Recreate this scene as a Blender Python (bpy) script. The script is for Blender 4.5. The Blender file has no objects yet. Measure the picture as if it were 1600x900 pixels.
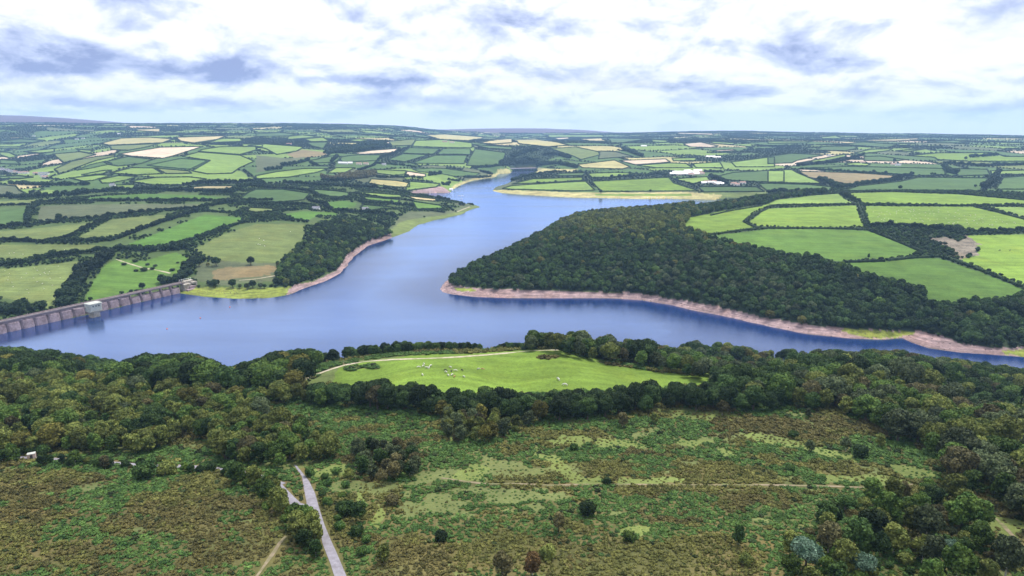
import bpy, math, random
import numpy as np
random.seed(7); rng = np.random.default_rng(7)
R = math.radians
scn = bpy.context.scene
col = scn.collection
CAMZ = 200.0
PITCH = R(13.44)
F = 1067.0
def sstep(a, b, x):
    t = np.clip((x - a) / (b - a), 0, 1); return t * t * (3 - 2 * t)
# ------------------------------------------------------------------ camera
cam = bpy.data.objects.new('camera', bpy.data.cameras.new('camera'))
col.objects.link(cam); scn.camera = cam
cam.location = (0, 0, CAMZ); cam.rotation_euler = (math.pi / 2 - PITCH, 0, 0)
cam.data.sensor_width = 36; cam.data.lens = 36 * F / 1600
cam.data.clip_start = 1; cam.data.clip_end = 80000
def ray(px, py):
    """photo pixel -> azimuth and tangent of elevation"""
    px = np.asarray(px, float); py = np.asarray(py, float)
    dx = (px - 800) / F; dy = (450 - py) / F
    X = dx; Y = math.cos(PITCH) + dy * math.sin(PITCH); Z = -math.sin(PITCH) + dy * math.cos(PITCH)
    return np.arctan2(X, Y), Z / np.hypot(X, Y)
def plane(px, py, z=0.0):
    az, t = ray(px, py); r = (z - CAMZ) / t
    return r * np.sin(az), r * np.cos(az)
def proj(x, y, z):
    zc = z - CAMZ
    f = y * math.cos(PITCH) - zc * math.sin(PITCH)
    u = y * math.sin(PITCH) + zc * math.cos(PITCH)
    f = np.maximum(f, 1e-3)
    return 800 + F * x / f, 450 - F * u / f
# ------------------------------------------------------------------ noise
def _h(i, j, s):
    n = (i.astype(np.int64) * 374761393 + j.astype(np.int64) * 668265263 + s * 974711) & 0xffffffff
    n = ((n ^ (n >> 13)) * 1274126177) & 0xffffffff
    return ((n ^ (n >> 16)) & 0xffff) / 65535.0
def vn(x, y, s=0):
    xi = np.floor(x); yi = np.floor(y); fx = x - xi; fy = y - yi
    fx = fx * fx * (3 - 2 * fx); fy = fy * fy * (3 - 2 * fy)
    return ((_h(xi, yi, s) * (1 - fx) + _h(xi + 1, yi, s) * fx) * (1 - fy)
            + (_h(xi, yi + 1, s) * (1 - fx) + _h(xi + 1, yi + 1, s) * fx) * fy)
def fbm(x, y, s=0, o=4):
    a = 0; w = .5; t = 0
    for k in range(o):
        a = a + w * vn(x * 2 ** k + 17.3 * k, y * 2 ** k - 9.1 * k, s + k); t += w; w *= .5
    return a / t
# ------------------------------------------------------------------ lake outline (photo pixels on the water plane)
LAKE = [(-260,585),(-100,540),(0,521),(137,492),(225,471),(279,458),(320,464),(370,467),(420,466),(450,461),(480,449),(510,439),
 (535,424),(544,412),(552,402),(575,384),(600,376),(616,370),(640,361),(652,352),(680,344),(700,340),(722,335),(728,331),(740,326),(751,324),
 (745,321),(725,318),(700,314),(680,310),(650,306),(640,303),(672,302),(704,301),(706,297),(716,291),(735,283),(757,279),(774,277),(779,272),(797,271),
 (801,266),(806,262),(838,262),(841,268),(836,271),(818,277),(800,283),(788,289),(775,292),(770,298),(780,301),(800,303),(860,307),(900,309),(960,310),
 (1000,311),(1060,311),(1110,312),(1160,313),(1180,316),(1130,322),(1080,330),(1000,336),(960,337),(920,340),(886,343),(868,352),(850,366),(835,378),
 (800,392),(765,408),(735,420),(712,431),(697,439),(690,446),(688,451),(692,456),(705,460),(740,464),(800,466),(860,466),(900,466),(950,466),
 (1000,469),(1050,477),(1080,484),(1130,494),(1180,505),(1210,512),(1260,522),(1330,529),(1380,531),(1412,528),(1425,535),(1450,544),(1500,551),
 (1560,555),(1600,558),(1750,563),(1900,566),(2000,640),(1850,612),(1600,602),(1400,578),(1200,563),(1080,552),(900,553),(780,575),(640,580),(500,595),
 (350,605),(200,592),(60,580),(-50,572),(-160,575)]
lx, ly = plane([p[0] for p in LAKE], [p[1] for p in LAKE]); LK = np.stack([lx, ly], 1)
def pip(x, y, poly):
    ins = np.zeros(x.shape, bool); n = len(poly); j = n - 1
    for i in range(n):
        xi, yi = poly[i]; xj, yj = poly[j]
        if yi != yj:
            c = ((yi > y) != (yj > y)) & (x < (xj - xi) * (y - yi) / (yj - yi) + xi)
            ins ^= c
        j = i
    return ins
def segdist(x, y, poly, closed=True):
    d = np.full(x.shape, 1e12); n = len(poly)
    for i in range(n if closed else n - 1):
        ax, ay = poly[i]; bx, by = poly[(i + 1) % n]
        vx, vy = bx - ax, by - ay; L = vx * vx + vy * vy + 1e-9
        t = np.clip(((x - ax) * vx + (y - ay) * vy) / L, 0, 1)
        d = np.minimum(d, (x - ax - t * vx) ** 2 + (y - ay - t * vy) ** 2)
    return np.sqrt(d)
def lake_sd(x, y):
    d = segdist(x, y, LK); return np.where(pip(x, y, LK), -d, d)
# ------------------------------------------------------------------ relief: control heights
CT = []   # azimuth, ln r, z
def cz(px, py, z):
    az, t = ray(px, py); CT.append((float(az), math.log((z - CAMZ) / t), z))
def cr(px, r, z):
    az, _ = ray(px, 450); CT.append((float(az), math.log(r), z))
def cy(px, py, r):
    az, t = ray(px, py); CT.append((float(az), math.log(r), CAMZ + r * float(t)))
for px in (-400, 0, 400, 800, 1200, 1600, 2000):
    cr(px, 30, 103); cz(px, 900, 95); cz(px, 800, 89); cz(px, 720, 82)
for px, z in ((-300,66),(0,68),(300,69),(500,73),(800,73),(1100,72),(1400,70),(1650,66),(1900,60)): cz(px, 655, z)
for px, z in ((-300,58),(0,60),(250,62),(450,66)): cz(px, 605, z)
for px, z in ((0,46),(250,48),(420,56)): cz(px, 575, z)
for px, py, z in ((560,605,67),(800,608,68),(1000,600,67),(540,562,67),(620,552,69),(700,547.5,70),(780,545,70),(860,542,70),(1000,562,63),(1100,582,62),
                  (1250,600,62),(1450,610,60),(1700,620,52),(1250,575,48),(1450,590,44),(1650,605,34)): cz(px, py, z)
for px, r, z in ((-100,520,26),(150,500,28),(400,480,24),(620,480,30),(800,470,32),(1000,480,28),(1250,470,24),(1500,440,22)): cr(px, r, z)
# headland
for px, r, z in ((720,800,7),(740,870,14),(740,930,12),(800,850,14),(800,930,22),(800,1000,20),(900,850,17),(900,900,27),(900,1000,37),(900,1120,40),(900,1300,28),
                 (1000,850,20),(1000,950,37),(1000,1100,46),(1000,1300,42),(1000,1450,25)): cr(px, r, z)
for px, py, z in ((1100,470,12),(1100,440,24),(1100,410,36),(1100,375,47),(1100,345,50),(1100,325,48),
   (1300,500,10),(1300,470,21),(1300,435,33),(1300,407,40),(1300,380,45),(1300,357,50),(1300,320,54),(1300,303,56),(1300,286,42),(1300,270,46),
   (1500,520,8),(1500,490,17),(1500,470,24),(1500,440,31),(1500,400,37),(1500,365,44),(1500,323,52),(1500,304,55),(1500,288,43),(1500,268,50),
   (1750,535,8),(1750,480,20),(1750,440,29),(1750,365,41),(1750,312,54),(1750,292,43),(1950,440,30),(1950,312,50)): cz(px, py, z)
# west bank
for px, py, z in ((-200,480,5),(-200,400,22),(-200,330,38),(0,475,5),(0,420,20),(0,385,28),(0,355,35),(0,330,40),(0,303,42),(0,285,33),(0,272,28),(0,250,50),(0,225,85),(-200,275,30),(-200,225,85),
   (200,455,6),(200,425,15),(200,400,23),(200,370,33),(200,340,41),(200,305,49),(200,290,48),(200,275,60),(200,250,82),(200,230,105),
   (380,450,5),(400,425,12),(400,400,20),(400,375,27),(400,350,34),(400,320,42),(400,297,48),(400,277,55),(400,250,78),(400,230,102),
   (500,410,10),(500,380,20),(500,350,28),(600,340,12),(600,320,22),(600,300,29),(600,280,40),(600,262,52),(600,240,78),(600,222,108),
   (750,262,35),(750,250,50),(750,235,75),(750,220,105),(880,302,10),(900,285,20),(900,272,28),(900,255,45),(900,240,68),(900,225,95),
   (1050,303,10),(1100,285,26),(1100,270,36),(1100,255,50),(1100,235,76),(1100,222,100),(1300,250,62),(1300,235,82),(1300,222,102),
   (1500,250,62),(1500,235,82),(1500,222,103),(1750,250,62),(1750,235,82),(1950,240,75)): cz(px, py, z)
for px, y in ((-400,195),(-250,194),(-100,194),(0,194),(110,194),(225,193.5),(400,193),(560,195),(640,199),(700,206),(850,211),(950,209),(1050,206.5),(1150,205.5),(1300,208),(1450,210),(1600,213),(1850,215),(2100,215)):
    cy(px, y, 8000); cy(px, y + 9, 5800)
for px, y in ((-400,176),(-250,177),(-100,178),(0,180),(60,182),(130,187),(200,192),(250,198),(400,200),(600,203),(690,203.5),(750,201),(850,201),(920,203.5),(970,209),(1150,213),(1400,218),(1700,222),(2100,222)):
    cy(px, y, 11500)
CT = np.array(CT)
def uv(az, lr): return np.stack([az * 2.2, lr], -1)
P = uv(CT[:, 0], CT[:, 1])
def kern(d2): return np.where(d2 > 1e-12, d2 * np.log(np.maximum(d2, 1e-12)) * .5, 0.0)
n = len(P); D2 = ((P[:, None] - P[None]) ** 2).sum(-1)
A = np.zeros((n + 3, n + 3)); A[:n, :n] = kern(D2) + np.eye(n) * 0.004
A[:n, n] = 1; A[:n, n + 1:] = P; A[n, :n] = 1; A[n + 1:, :n] = P.T
W = np.linalg.solve(A, np.concatenate([CT[:, 2], np.zeros(3)]))
def rbf(az, lr):
    Q = uv(az, lr).reshape(-1, 2); out = np.empty(len(Q))
    for k in range(0, len(Q), 60000):
        q = Q[k:k + 60000]; d2 = (q[:, :1] - P[:, 0]) ** 2 + (q[:, 1:] - P[:, 1]) ** 2
        out[k:k + 60000] = kern(d2) @ W[:n] + W[n] + q @ W[n + 1:]
    return out.reshape(az.shape)
# the sheet is a fan of rings: fine near by, coarse far off
NA, NR = 1580, 1400
AZ = np.linspace(R(-56), R(56), NA)
LR = np.linspace(math.log(25), math.log(13500), NR)
# evaluate on a coarse lattice, then resample
ca = np.linspace(AZ[0], AZ[-1], 321); cl = np.linspace(LR[0], LR[-1], 701)
CA, CL = np.meshgrid(ca, cl, indexing='ij'); ZC = rbf(CA, CL)
def bil(G, fa, fl):
    i = np.clip(fa.astype(int), 0, G.shape[0] - 2); j = np.clip(fl.astype(int), 0, G.shape[1] - 2)
    a = fa - i; b = fl - j
    return (G[i, j] * (1 - a) + G[i + 1, j] * a) * (1 - b) + (G[i, j + 1] * (1 - a) + G[i + 1, j + 1] * a) * b
GA, GL = np.meshgrid(AZ, LR, indexing='ij')
GR = np.exp(GL); GX = GR * np.sin(GA); GY = GR * np.cos(GA)
ZI = bil(ZC, (GA - ca[0]) / (ca[1] - ca[0]), (GL - cl[0]) / (cl[1] - cl[0]))
amp = 0.5 + 5.0 * sstep(300, 3500, GR)
wl = 45 + 500 * sstep(300, 3500, GR)
ZI = ZI + (fbm(GX / 60, GY / 60, 3, 3) - .5) * 2.2 * (1 - sstep(900, 2500, GR)) + (fbm(GX / 420, GY / 420, 5, 3) - .5) * 16 * sstep(2500, 6000, GR)
SD = np.full(GR.shape, 999.0)
m = (GR > 380) & (GR < 4300)
SD[m] = lake_sd(GX[m] + (fbm(GX[m] / 14, GY[m] / 14, 9, 3) - .5) * 5, GY[m])
Ls = 28 + 30 * sstep(900, 2500, GR)
land = np.maximum(ZI, 3.0) * (1 - np.exp(-np.maximum(SD, 0) / Ls)) + 0.02
ZG = np.where(SD > 0, land, -5 * (1 - np.exp(np.minimum(SD, 0) / 15)))
SLOPE = (ZG - CAMZ) / GR
def raycast(px, py):
    """photo pixel -> first hit on the land or the water"""
    az, t = ray(px, py)
    fa = (az - AZ[0]) / (AZ[1] - AZ[0]); i = int(np.clip(math.floor(fa), 0, NA - 2)); a = min(max(fa - i, 0), 1)
    s = SLOPE[i] * (1 - a) + SLOPE[i + 1] * a
    s = np.maximum(s, -CAMZ / np.exp(LR))
    k = int(np.argmax(s >= t))
    if s[k] < t: k = int(np.argmax(s))
    if k == 0: k = 1
    b = np.clip((t - s[k - 1]) / (s[k] - s[k - 1] + 1e-12), 0, 1)
    lr = LR[k - 1] + b * (LR[k] - LR[k - 1]); r = math.exp(lr)
    return r * math.sin(az), r * math.cos(az)
def height(x, y):
    x = np.asarray(x, float); y = np.asarray(y, float)
    az = np.arctan2(x, y); lr = np.log(np.hypot(x, y))
    return bil(ZG, (az - AZ[0]) / (AZ[1] - AZ[0]), (lr - LR[0]) / (LR[1] - LR[0]))
def sdist(x, y):
    az = np.arctan2(x, y); lr = np.log(np.hypot(x, y))
    return bil(SD, (az - AZ[0]) / (AZ[1] - AZ[0]), (lr - LR[0]) / (LR[1] - LR[0]))
def densify(pts, step=6.0, closed=False):
    out = []; n = len(pts)
    for i in range(n if closed else n - 1):
        a = pts[i]; b = pts[(i + 1) % n]; k = max(1, int(math.hypot(b[0] - a[0], b[1] - a[1]) / step))
        for j in range(k): out.append((a[0] + (b[0] - a[0]) * j / k, a[1] + (b[1] - a[1]) * j / k))
    if not closed: out.append(pts[-1])
    return out
TILE = {'A': (0, 170), 'B': (400, 170), 'C': (800, 170), 'D': (1200, 170), 'E': (0, 370), 'F': (400, 370)}
def tl(t, pts):
    if t in TILE:
        ox, oy = TILE[t]; return [(p[0] / 4 + ox, p[1] / 4 + oy) for p in pts]
    return list(pts)
def world(pts, closed=True, step=6.0):
    return np.array([raycast(*p) for p in densify(pts, step, closed)])
# ------------------------------------------------------------------ field colours
PAL = {'B': (.075,.160,.024), 'M': (.072,.130,.036), 'L': (.165,.250,.055), 'R': (.150,.235,.034), 'O': (.14,.18,.055), 'T': (.42,.36,.19), 'P': (.52,.42,.31),
       'G': (.070,.130,.036), 'S': (.20,.24,.045), 'K': (.30,.215,.215), 'W': (.022,.035,.017), 'H': (.085,.075,.028), 'Y': (.40,.36,.16),
       'N': (.20,.17,.13), 'Q': (.10,.12,.06), 'A': (.088,.165,.028), 'X': (.20,.16,.08)}  # cloud shade over the western fields is put into the darker greens
WORD = {'B': 'bright green', 'M': 'mid green', 'L': 'pale green', 'R': 'lime green', 'O': 'olive green', 'T': 'straw coloured', 'P': 'pinkish stubble', 'G': 'deep green',
        'Q': 'dull green', 'X': 'brown', 'N': 'brown', 'Y': 'straw coloured', 'A': 'bright green'}
# tile, colour, edge ('h' low hedge, '' none), outline
FIELDS = [
('A','O','',[(-200,770),(0,765),(350,735),(600,705),(600,720),(420,800),(280,825),(0,812),(-200,815)]),
('A','O','',[(470,812),(700,690),(1040,660),(1040,690),(900,740),(740,800),(700,805)]),
('A','B','',[(790,850),(950,790),(1280,660),(1530,682),(1180,820),(960,868)]),
('','O','',[(303,389),(350,366),(400,350),(475,349),(477,365),(470,378),(455,392),(435,410),(430,414),(352,410),(320,400)]),
('A','M','',[(-200,630),(0,625),(170,618),(150,715),(0,722),(-200,730)]),
('A','Q','',[(250,610),(420,600),(860,595),(1330,598),(1240,612),(1000,635),(680,665),(560,675),(420,690),(320,698),(235,700)]),
('A','B','',[(470,570),(640,545),(900,532),(1250,540),(1400,555),(1400,570),(1000,568),(680,572)]),
('A','O','',[(-200,580),(0,578),(280,565),(250,590),(100,600),(0,603),(-200,607)]),
('A','T','h',[(1130,495),(1300,483),(1510,483),(1440,505),(1150,503)]),
('A','M','',[(215,495),(600,487),(680,500),(560,512),(430,528),(350,525),(340,510)]),
('A','Q','h',[(-200,470),(0,475),(100,485),(120,510),(160,530),(60,550),(0,540),(-200,540)]),
('A','L','h',[(700,480),(840,475),(850,500),(740,500)]),
('A','L','h',[(810,455),(980,430),(1180,428),(1290,440),(1150,478),(950,478)]),
('A','L','h',[(440,435),(620,415),(700,418),(580,450),(520,455)]),
('A','L','h',[(620,445),(740,420),(860,425),(800,445),(700,465),(640,468)]),
('A','L','h',[(690,405),(820,370),(960,372),(1020,408),(850,415)]),
('A','O','h',[(970,372),(1180,390),(1200,405),(1040,408)]),
('A','M','h',[(920,355),(1130,312),(1300,325),(1190,380),(1000,365)]),
('A','L','h',[(1200,390),(1315,325),(1140,300),(1240,272),(1500,292),(1590,330),(1500,370),(1450,405),(1300,410)]),
('A','L','h',[(1270,255),(1370,240),(1600,235),(1600,260),(1500,288),(1240,268)]),
('A','P','h',[(740,285),(1000,243),(1270,237),(1090,295),(1020,312),(820,298)]),
('A','O','h',[(340,380),(450,330),(600,300),(720,290),(720,300),(600,325),(480,370),(420,395),(370,408)]),
('A','M','h',[(480,387),(560,353),(660,330),(700,345),(560,375)]),
('A','M','h',[(650,335),(800,300),(960,318),(880,345),(740,360),(680,350)]),
('A','L','h',[(510,415),(640,388),(700,385),(640,410),(530,418)]),
('A','Y','h',[(630,218),(760,185),(940,180),(1080,190),(1020,215),(820,225),(680,230)]),
('A','O','h',[(680,232),(820,227),(1000,220),(900,245),(800,262),(700,258)]),
('A','T','h',[(1100,180),(1420,170),(1330,205),(1230,220),(1130,205)]),
('A','L','h',[(-150,240),(0,240),(190,243),(120,252),(0,250),(-150,252)]),
('A','L','h',[(150,270),(340,250),(340,270),(250,280)]),
('A','O','h',[(330,285),(500,270),(600,288),(480,320),(400,340)]),
('A','L','h',[(0,272),(60,275),(110,300),(60,310),(0,290)]),
('A','M','h',[(0,320),(100,325),(130,350),(0,345)]),
('A','L','h',[(480,255),(590,262),(560,280),(500,270)]),
('A','M','h',[(0,205),(130,190),(280,200),(200,215),(0,215)]),
('A','T','h',[(60,180),(150,178),(140,187),(60,188)]),
('A','L','h',[(1220,215),(1400,187),(1500,187),(1520,205),(1300,215)]),
('A','L','h',[(1510,222),(1640,222),(1640,238),(1520,238)]),
('A','T','h',[(850,130),(1000,125),(1000,148),(860,140)]),
('A','M','h',[(-150,430),(0,425),(120,420),(210,430),(120,440),(0,440),(-150,445)]),
('A','T','h',[(200,470),(390,468),(400,475),(220,478)]),
('E','O','',[(-300,50),(0,50),(300,47),(640,53),(600,80),(450,95),(260,115),(130,148),(0,145),(-300,150)]),
('E','O','',[(-300,205),(0,200),(150,190),(500,150),(480,200),(440,290),(405,430),(300,452),(260,430),(200,410),(100,400),(50,385),(0,392),(-300,395)]),
('E','A','',[(530,392),(580,280),(650,180),(720,140),(900,150),(1100,95),(1170,130),(1150,220),(1020,240),(1010,300),(920,330),(700,375),(550,402)]),
('B','G','h',[(0,505),(170,505),(340,530),(300,572),(150,585),(0,580),(-100,560),(-40,520)]),
('B','M','h',[(290,500),(500,515),(580,525),(580,555),(470,550),(380,530)]),
('B','B','',[(400,585),(560,575),(630,590),(620,610),(500,625),(440,610)]),
('B','B','',[(160,660),(300,640),(500,650),(510,665),(380,670),(320,700),(250,690),(220,675)]),
('B','L','h',[(620,520),(900,540),(920,555),(800,555),(660,535)]),
('B','A','h',[(670,550),(900,570),(880,600),(780,580),(690,570)]),
('B','A','h',[(980,580),(1150,605),(1180,625),(1010,630),(990,610)]),
('B','G','h',[(670,600),(840,615),(900,630),(800,625),(700,640),(650,620)]),
('B','T','h',[(930,545),(1130,565),(1120,580),(1000,570)]),
('B','O','h',[(-40,618),(0,620),(160,628),(110,645),(0,650),(-60,640)]),
('B','Y','h',[(720,440),(880,450),(960,465),(960,490),(880,490),(780,480),(700,465)]),
('B','L','h',[(965,455),(1150,470),(1130,490),(960,510),(900,515),(940,495)]),
('B','L','h',[(730,380),(940,390),(930,410),(880,420),(760,405)]),
('B','P','h',[(945,392),(1060,410),(1060,425),(930,420)]),
('B','L','h',[(0,420),(130,395),(300,375),(450,375),(380,400),(200,430),(0,440)]),
('B','L','h',[(440,405),(500,370),(620,370),(560,400)]),
('B','M','h',[(980,380),(1100,372),(1180,375),(1400,405),(1370,420),(1240,425),(1150,405),(1020,395)]),
('B','M','h',[(340,325),(480,295),(540,300),(500,335),(350,342)]),
('B','M','h',[(520,302),(640,290),(780,290),(760,325),(540,335)]),
('B','P','h',[(600,280),(720,262),(890,250),(860,275),(680,287)]),
('B','G','h',[(820,320),(920,282),(1080,290),(930,333)]),
('B','G','h',[(910,280),(960,245),(1150,250),(1110,285)]),
('B','G','h',[(970,342),(1120,292),(1320,292),(1300,345)]),
('B','G','h',[(1130,285),(1170,250),(1340,252),(1340,288)]),
('B','M','h',[(1315,355),(1340,300),(1370,252),(1560,275),(1540,350),(1400,360)]),
('B','L','h',[(970,235),(1000,200),(1170,195),(1350,215),(1350,245),(1150,243)]),
('B','O','h',[(830,205),(1000,190),(980,230),(850,235)]),
('B','Y','h',[(1050,165),(1180,160),(1440,180),(1330,203),(1150,195)]),
('B','T','h',[(1390,215),(1500,195),(1600,188),(1600,215),(1480,222)]),
('B','L','h',[(-50,230),(0,228),(60,222),(300,240),(260,265),(130,288),(60,250)]),
('B','X','',[(190,285),(290,255),(420,270),(450,290),(330,305),(250,310)]),
('B','Q','',[(0,290),(200,310),(320,300),(190,350),(50,390),(0,400)]),
('B','L','h',[(560,200),(640,190),(730,195),(650,207)]),
('B','L','h',[(300,190),(420,180),(460,205),(340,208)]),
('B','M','h',[(320,213),(450,210),(420,250),(350,235)]),
('B','M','h',[(1350,225),(1600,240),(1600,258),(1450,248)]),
('B','M','h',[(0,160),(150,150),(260,160),(200,172),(0,175)]),
('B','L','h',[(200,175),(290,165),(400,178),(200,195)]),
('C','R','h',[(0,472),(130,440),(440,430),(440,450),(240,462)]),
('C','L','h',[(0,482),(260,465),(460,455),(520,510),(400,515),(0,505),(-60,500)]),
('C','R','h',[(500,455),(980,430),(1010,465),(1170,515),(560,518),(520,480)]),
('C','M','h',[(270,420),(300,405),(460,400),(440,420)]),
('C','L','h',[(470,405),(650,400),(780,405),(640,430),(500,430)]),
('C','L','h',[(1010,440),(1220,425),(1240,450),(1130,470)]),
('C','M','h',[(1160,490),(1330,487),(1530,490),(1580,518),(1200,522)]),
('C','Y','h',[(410,350),(640,322),(740,365),(690,378),(440,370)]),
('C','P','h',[(670,325),(960,315),(990,335),(770,352)]),
('C','L','h',[(780,355),(990,340),(1090,345),(1130,370),(900,370)]),
('C','L','h',[(1130,345),(1300,335),(1320,370),(1150,370)]),
('C','L','h',[(1370,335),(1600,305),(1640,303),(1640,365),(1400,365)]),
('C','M','h',[(1260,430),(1380,400),(1600,388),(1700,390),(1700,460),(1600,460),(1380,450)]),
('C','Y','h',[(0,195),(150,192),(280,210),(360,230),(220,240),(40,220)]),
('C','O','h',[(240,250),(400,240),(540,270),(550,290),(430,320),(390,300)]),
('C','T','h',[(420,190),(560,185),(600,205),(480,205)]),
('C','P','h',[(250,185),(350,180),(360,190),(290,195)]),
('C','M','h',[(600,185),(850,190),(700,215),(620,215)]),
('C','P','h',[(1070,220),(1180,210),(1290,235),(1240,245),(1110,240)]),
('C','P','h',[(1030,150),(1250,155),(1260,168),(1040,160)]),
('C','P','h',[(1260,262),(1380,255),(1400,262),(1280,270)]),
('C','Q','h',[(550,265),(650,270),(760,300),(600,310),(540,315)]),
('C','L','h',[(220,165),(560,165),(580,180),(230,180)]),
('C','L','h',[(1000,310),(1150,308),(1150,325),(1010,328)]),
('C','L','h',[(1230,205),(1400,215),(1380,225),(1260,220)]),
('C','L','h',[(870,195),(980,200),(960,212),(880,210)]),
('C','R','',[(1065,760),(1072,725),(1110,680),(1300,640),(1480,612),(1600,600),(1600,612),(1500,650),(1450,710),(1520,745),(1250,787),(1150,777)]),
('','R','',[(1170,347),(1198,326),(1337,321),(1349,354),(1250,356),(1185,353)]),
('','L','',[(1190,322),(1215,312),(1265,306),(1310,303),(1318,310),(1334,318),(1205,321)]),
('','R','',[(1327,302),(1390,300),(1500,304),(1600,313),(1700,320),(1700,322),(1600,320),(1480,321),(1350,319),(1342,312)]),
('','R','',[(1350,322),(1520,323),(1600,343),(1700,362),(1700,366),(1600,360),(1520,359),(1420,356),(1362,355),(1357,350)]),
('','L','',[(1540,323),(1700,325),(1700,360),(1600,341)]),
('','A','',[(1105,369),(1200,358),(1300,358),(1357,361),(1400,377),(1447,396),(1385,405),(1318,409),(1280,404),(1230,395),(1160,383)]),
('','A','',[(1320,411),(1450,402),(1470,404),(1540,428),(1600,453),(1700,490),(1700,475),(1600,462),(1570,464),(1520,472),(1470,474),(1448,470),(1440,452),(1400,440),(1370,434),(1345,426)]),
('','R','',[(1507,368),(1600,366),(1700,366),(1700,485),(1600,445),(1540,424),(1495,406),(1525,400),(1530,388)]),
('D','L','h',[(0,385),(150,382),(180,400),(350,470),(0,462)]),
('D','M','h',[(-60,470),(0,468),(250,475),(400,490),(380,515),(150,530),(0,520)]),
('D','X','h',[(190,392),(560,402),(800,420),(780,440),(650,460),(560,478),(480,470),(350,450),(250,430)]),
('D','G','h',[(230,372),(500,362),(1100,375),(1110,415),(930,420),(740,405),(560,395),(380,385)]),
('D','G','h',[(470,515),(560,485),(830,455),(940,430),(1380,435),(1340,480),(1330,515),(900,512)]),
('D','G','h',[(1150,375),(1370,380),(1390,415),(1190,422)]),
('D','M','h',[(1420,505),(1470,432),(1600,422),(1700,420),(1700,505)]),
('D','M','h',[(0,300),(150,280),(350,290),(180,325),(150,340),(0,345)]),
('D','L','h',[(170,345),(330,315),(480,285),(490,300),(350,330)]),
('D','L','h',[(540,280),(640,255),(780,250),(750,265),(570,285)]),
('D','L','h',[(800,265),(1030,245),(860,272)]),
('D','R','h',[(870,295),(1060,278),(1380,275),(1440,287),(1480,300),(1700,300),(1700,330),(1260,330),(1060,320),(1040,305)]),
('D','M','h',[(600,300),(700,297),(860,320),(800,330),(600,325)]),
('D','M','h',[(300,260),(340,237),(540,235),(560,250),(480,265)]),
('D','M','h',[(450,225),(600,210),(820,225),(740,245),(560,232)]),
('D','T','h',[(540,205),(650,195),(940,185),(940,195),(800,205)]),
('D','M','h',[(1000,210),(1170,200),(1250,215),(1060,215)]),
('D','L','h',[(0,205),(280,205),(240,215),(0,218)]),
('D','L','h',[(480,345),(560,337),(640,347),(620,358),(500,355)]),
('D','L','h',[(1390,390),(1620,385),(1700,385),(1700,412),(1400,412)]),
('D','L','h',[(330,180),(420,168),(470,188),(340,190)]),
]
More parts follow.
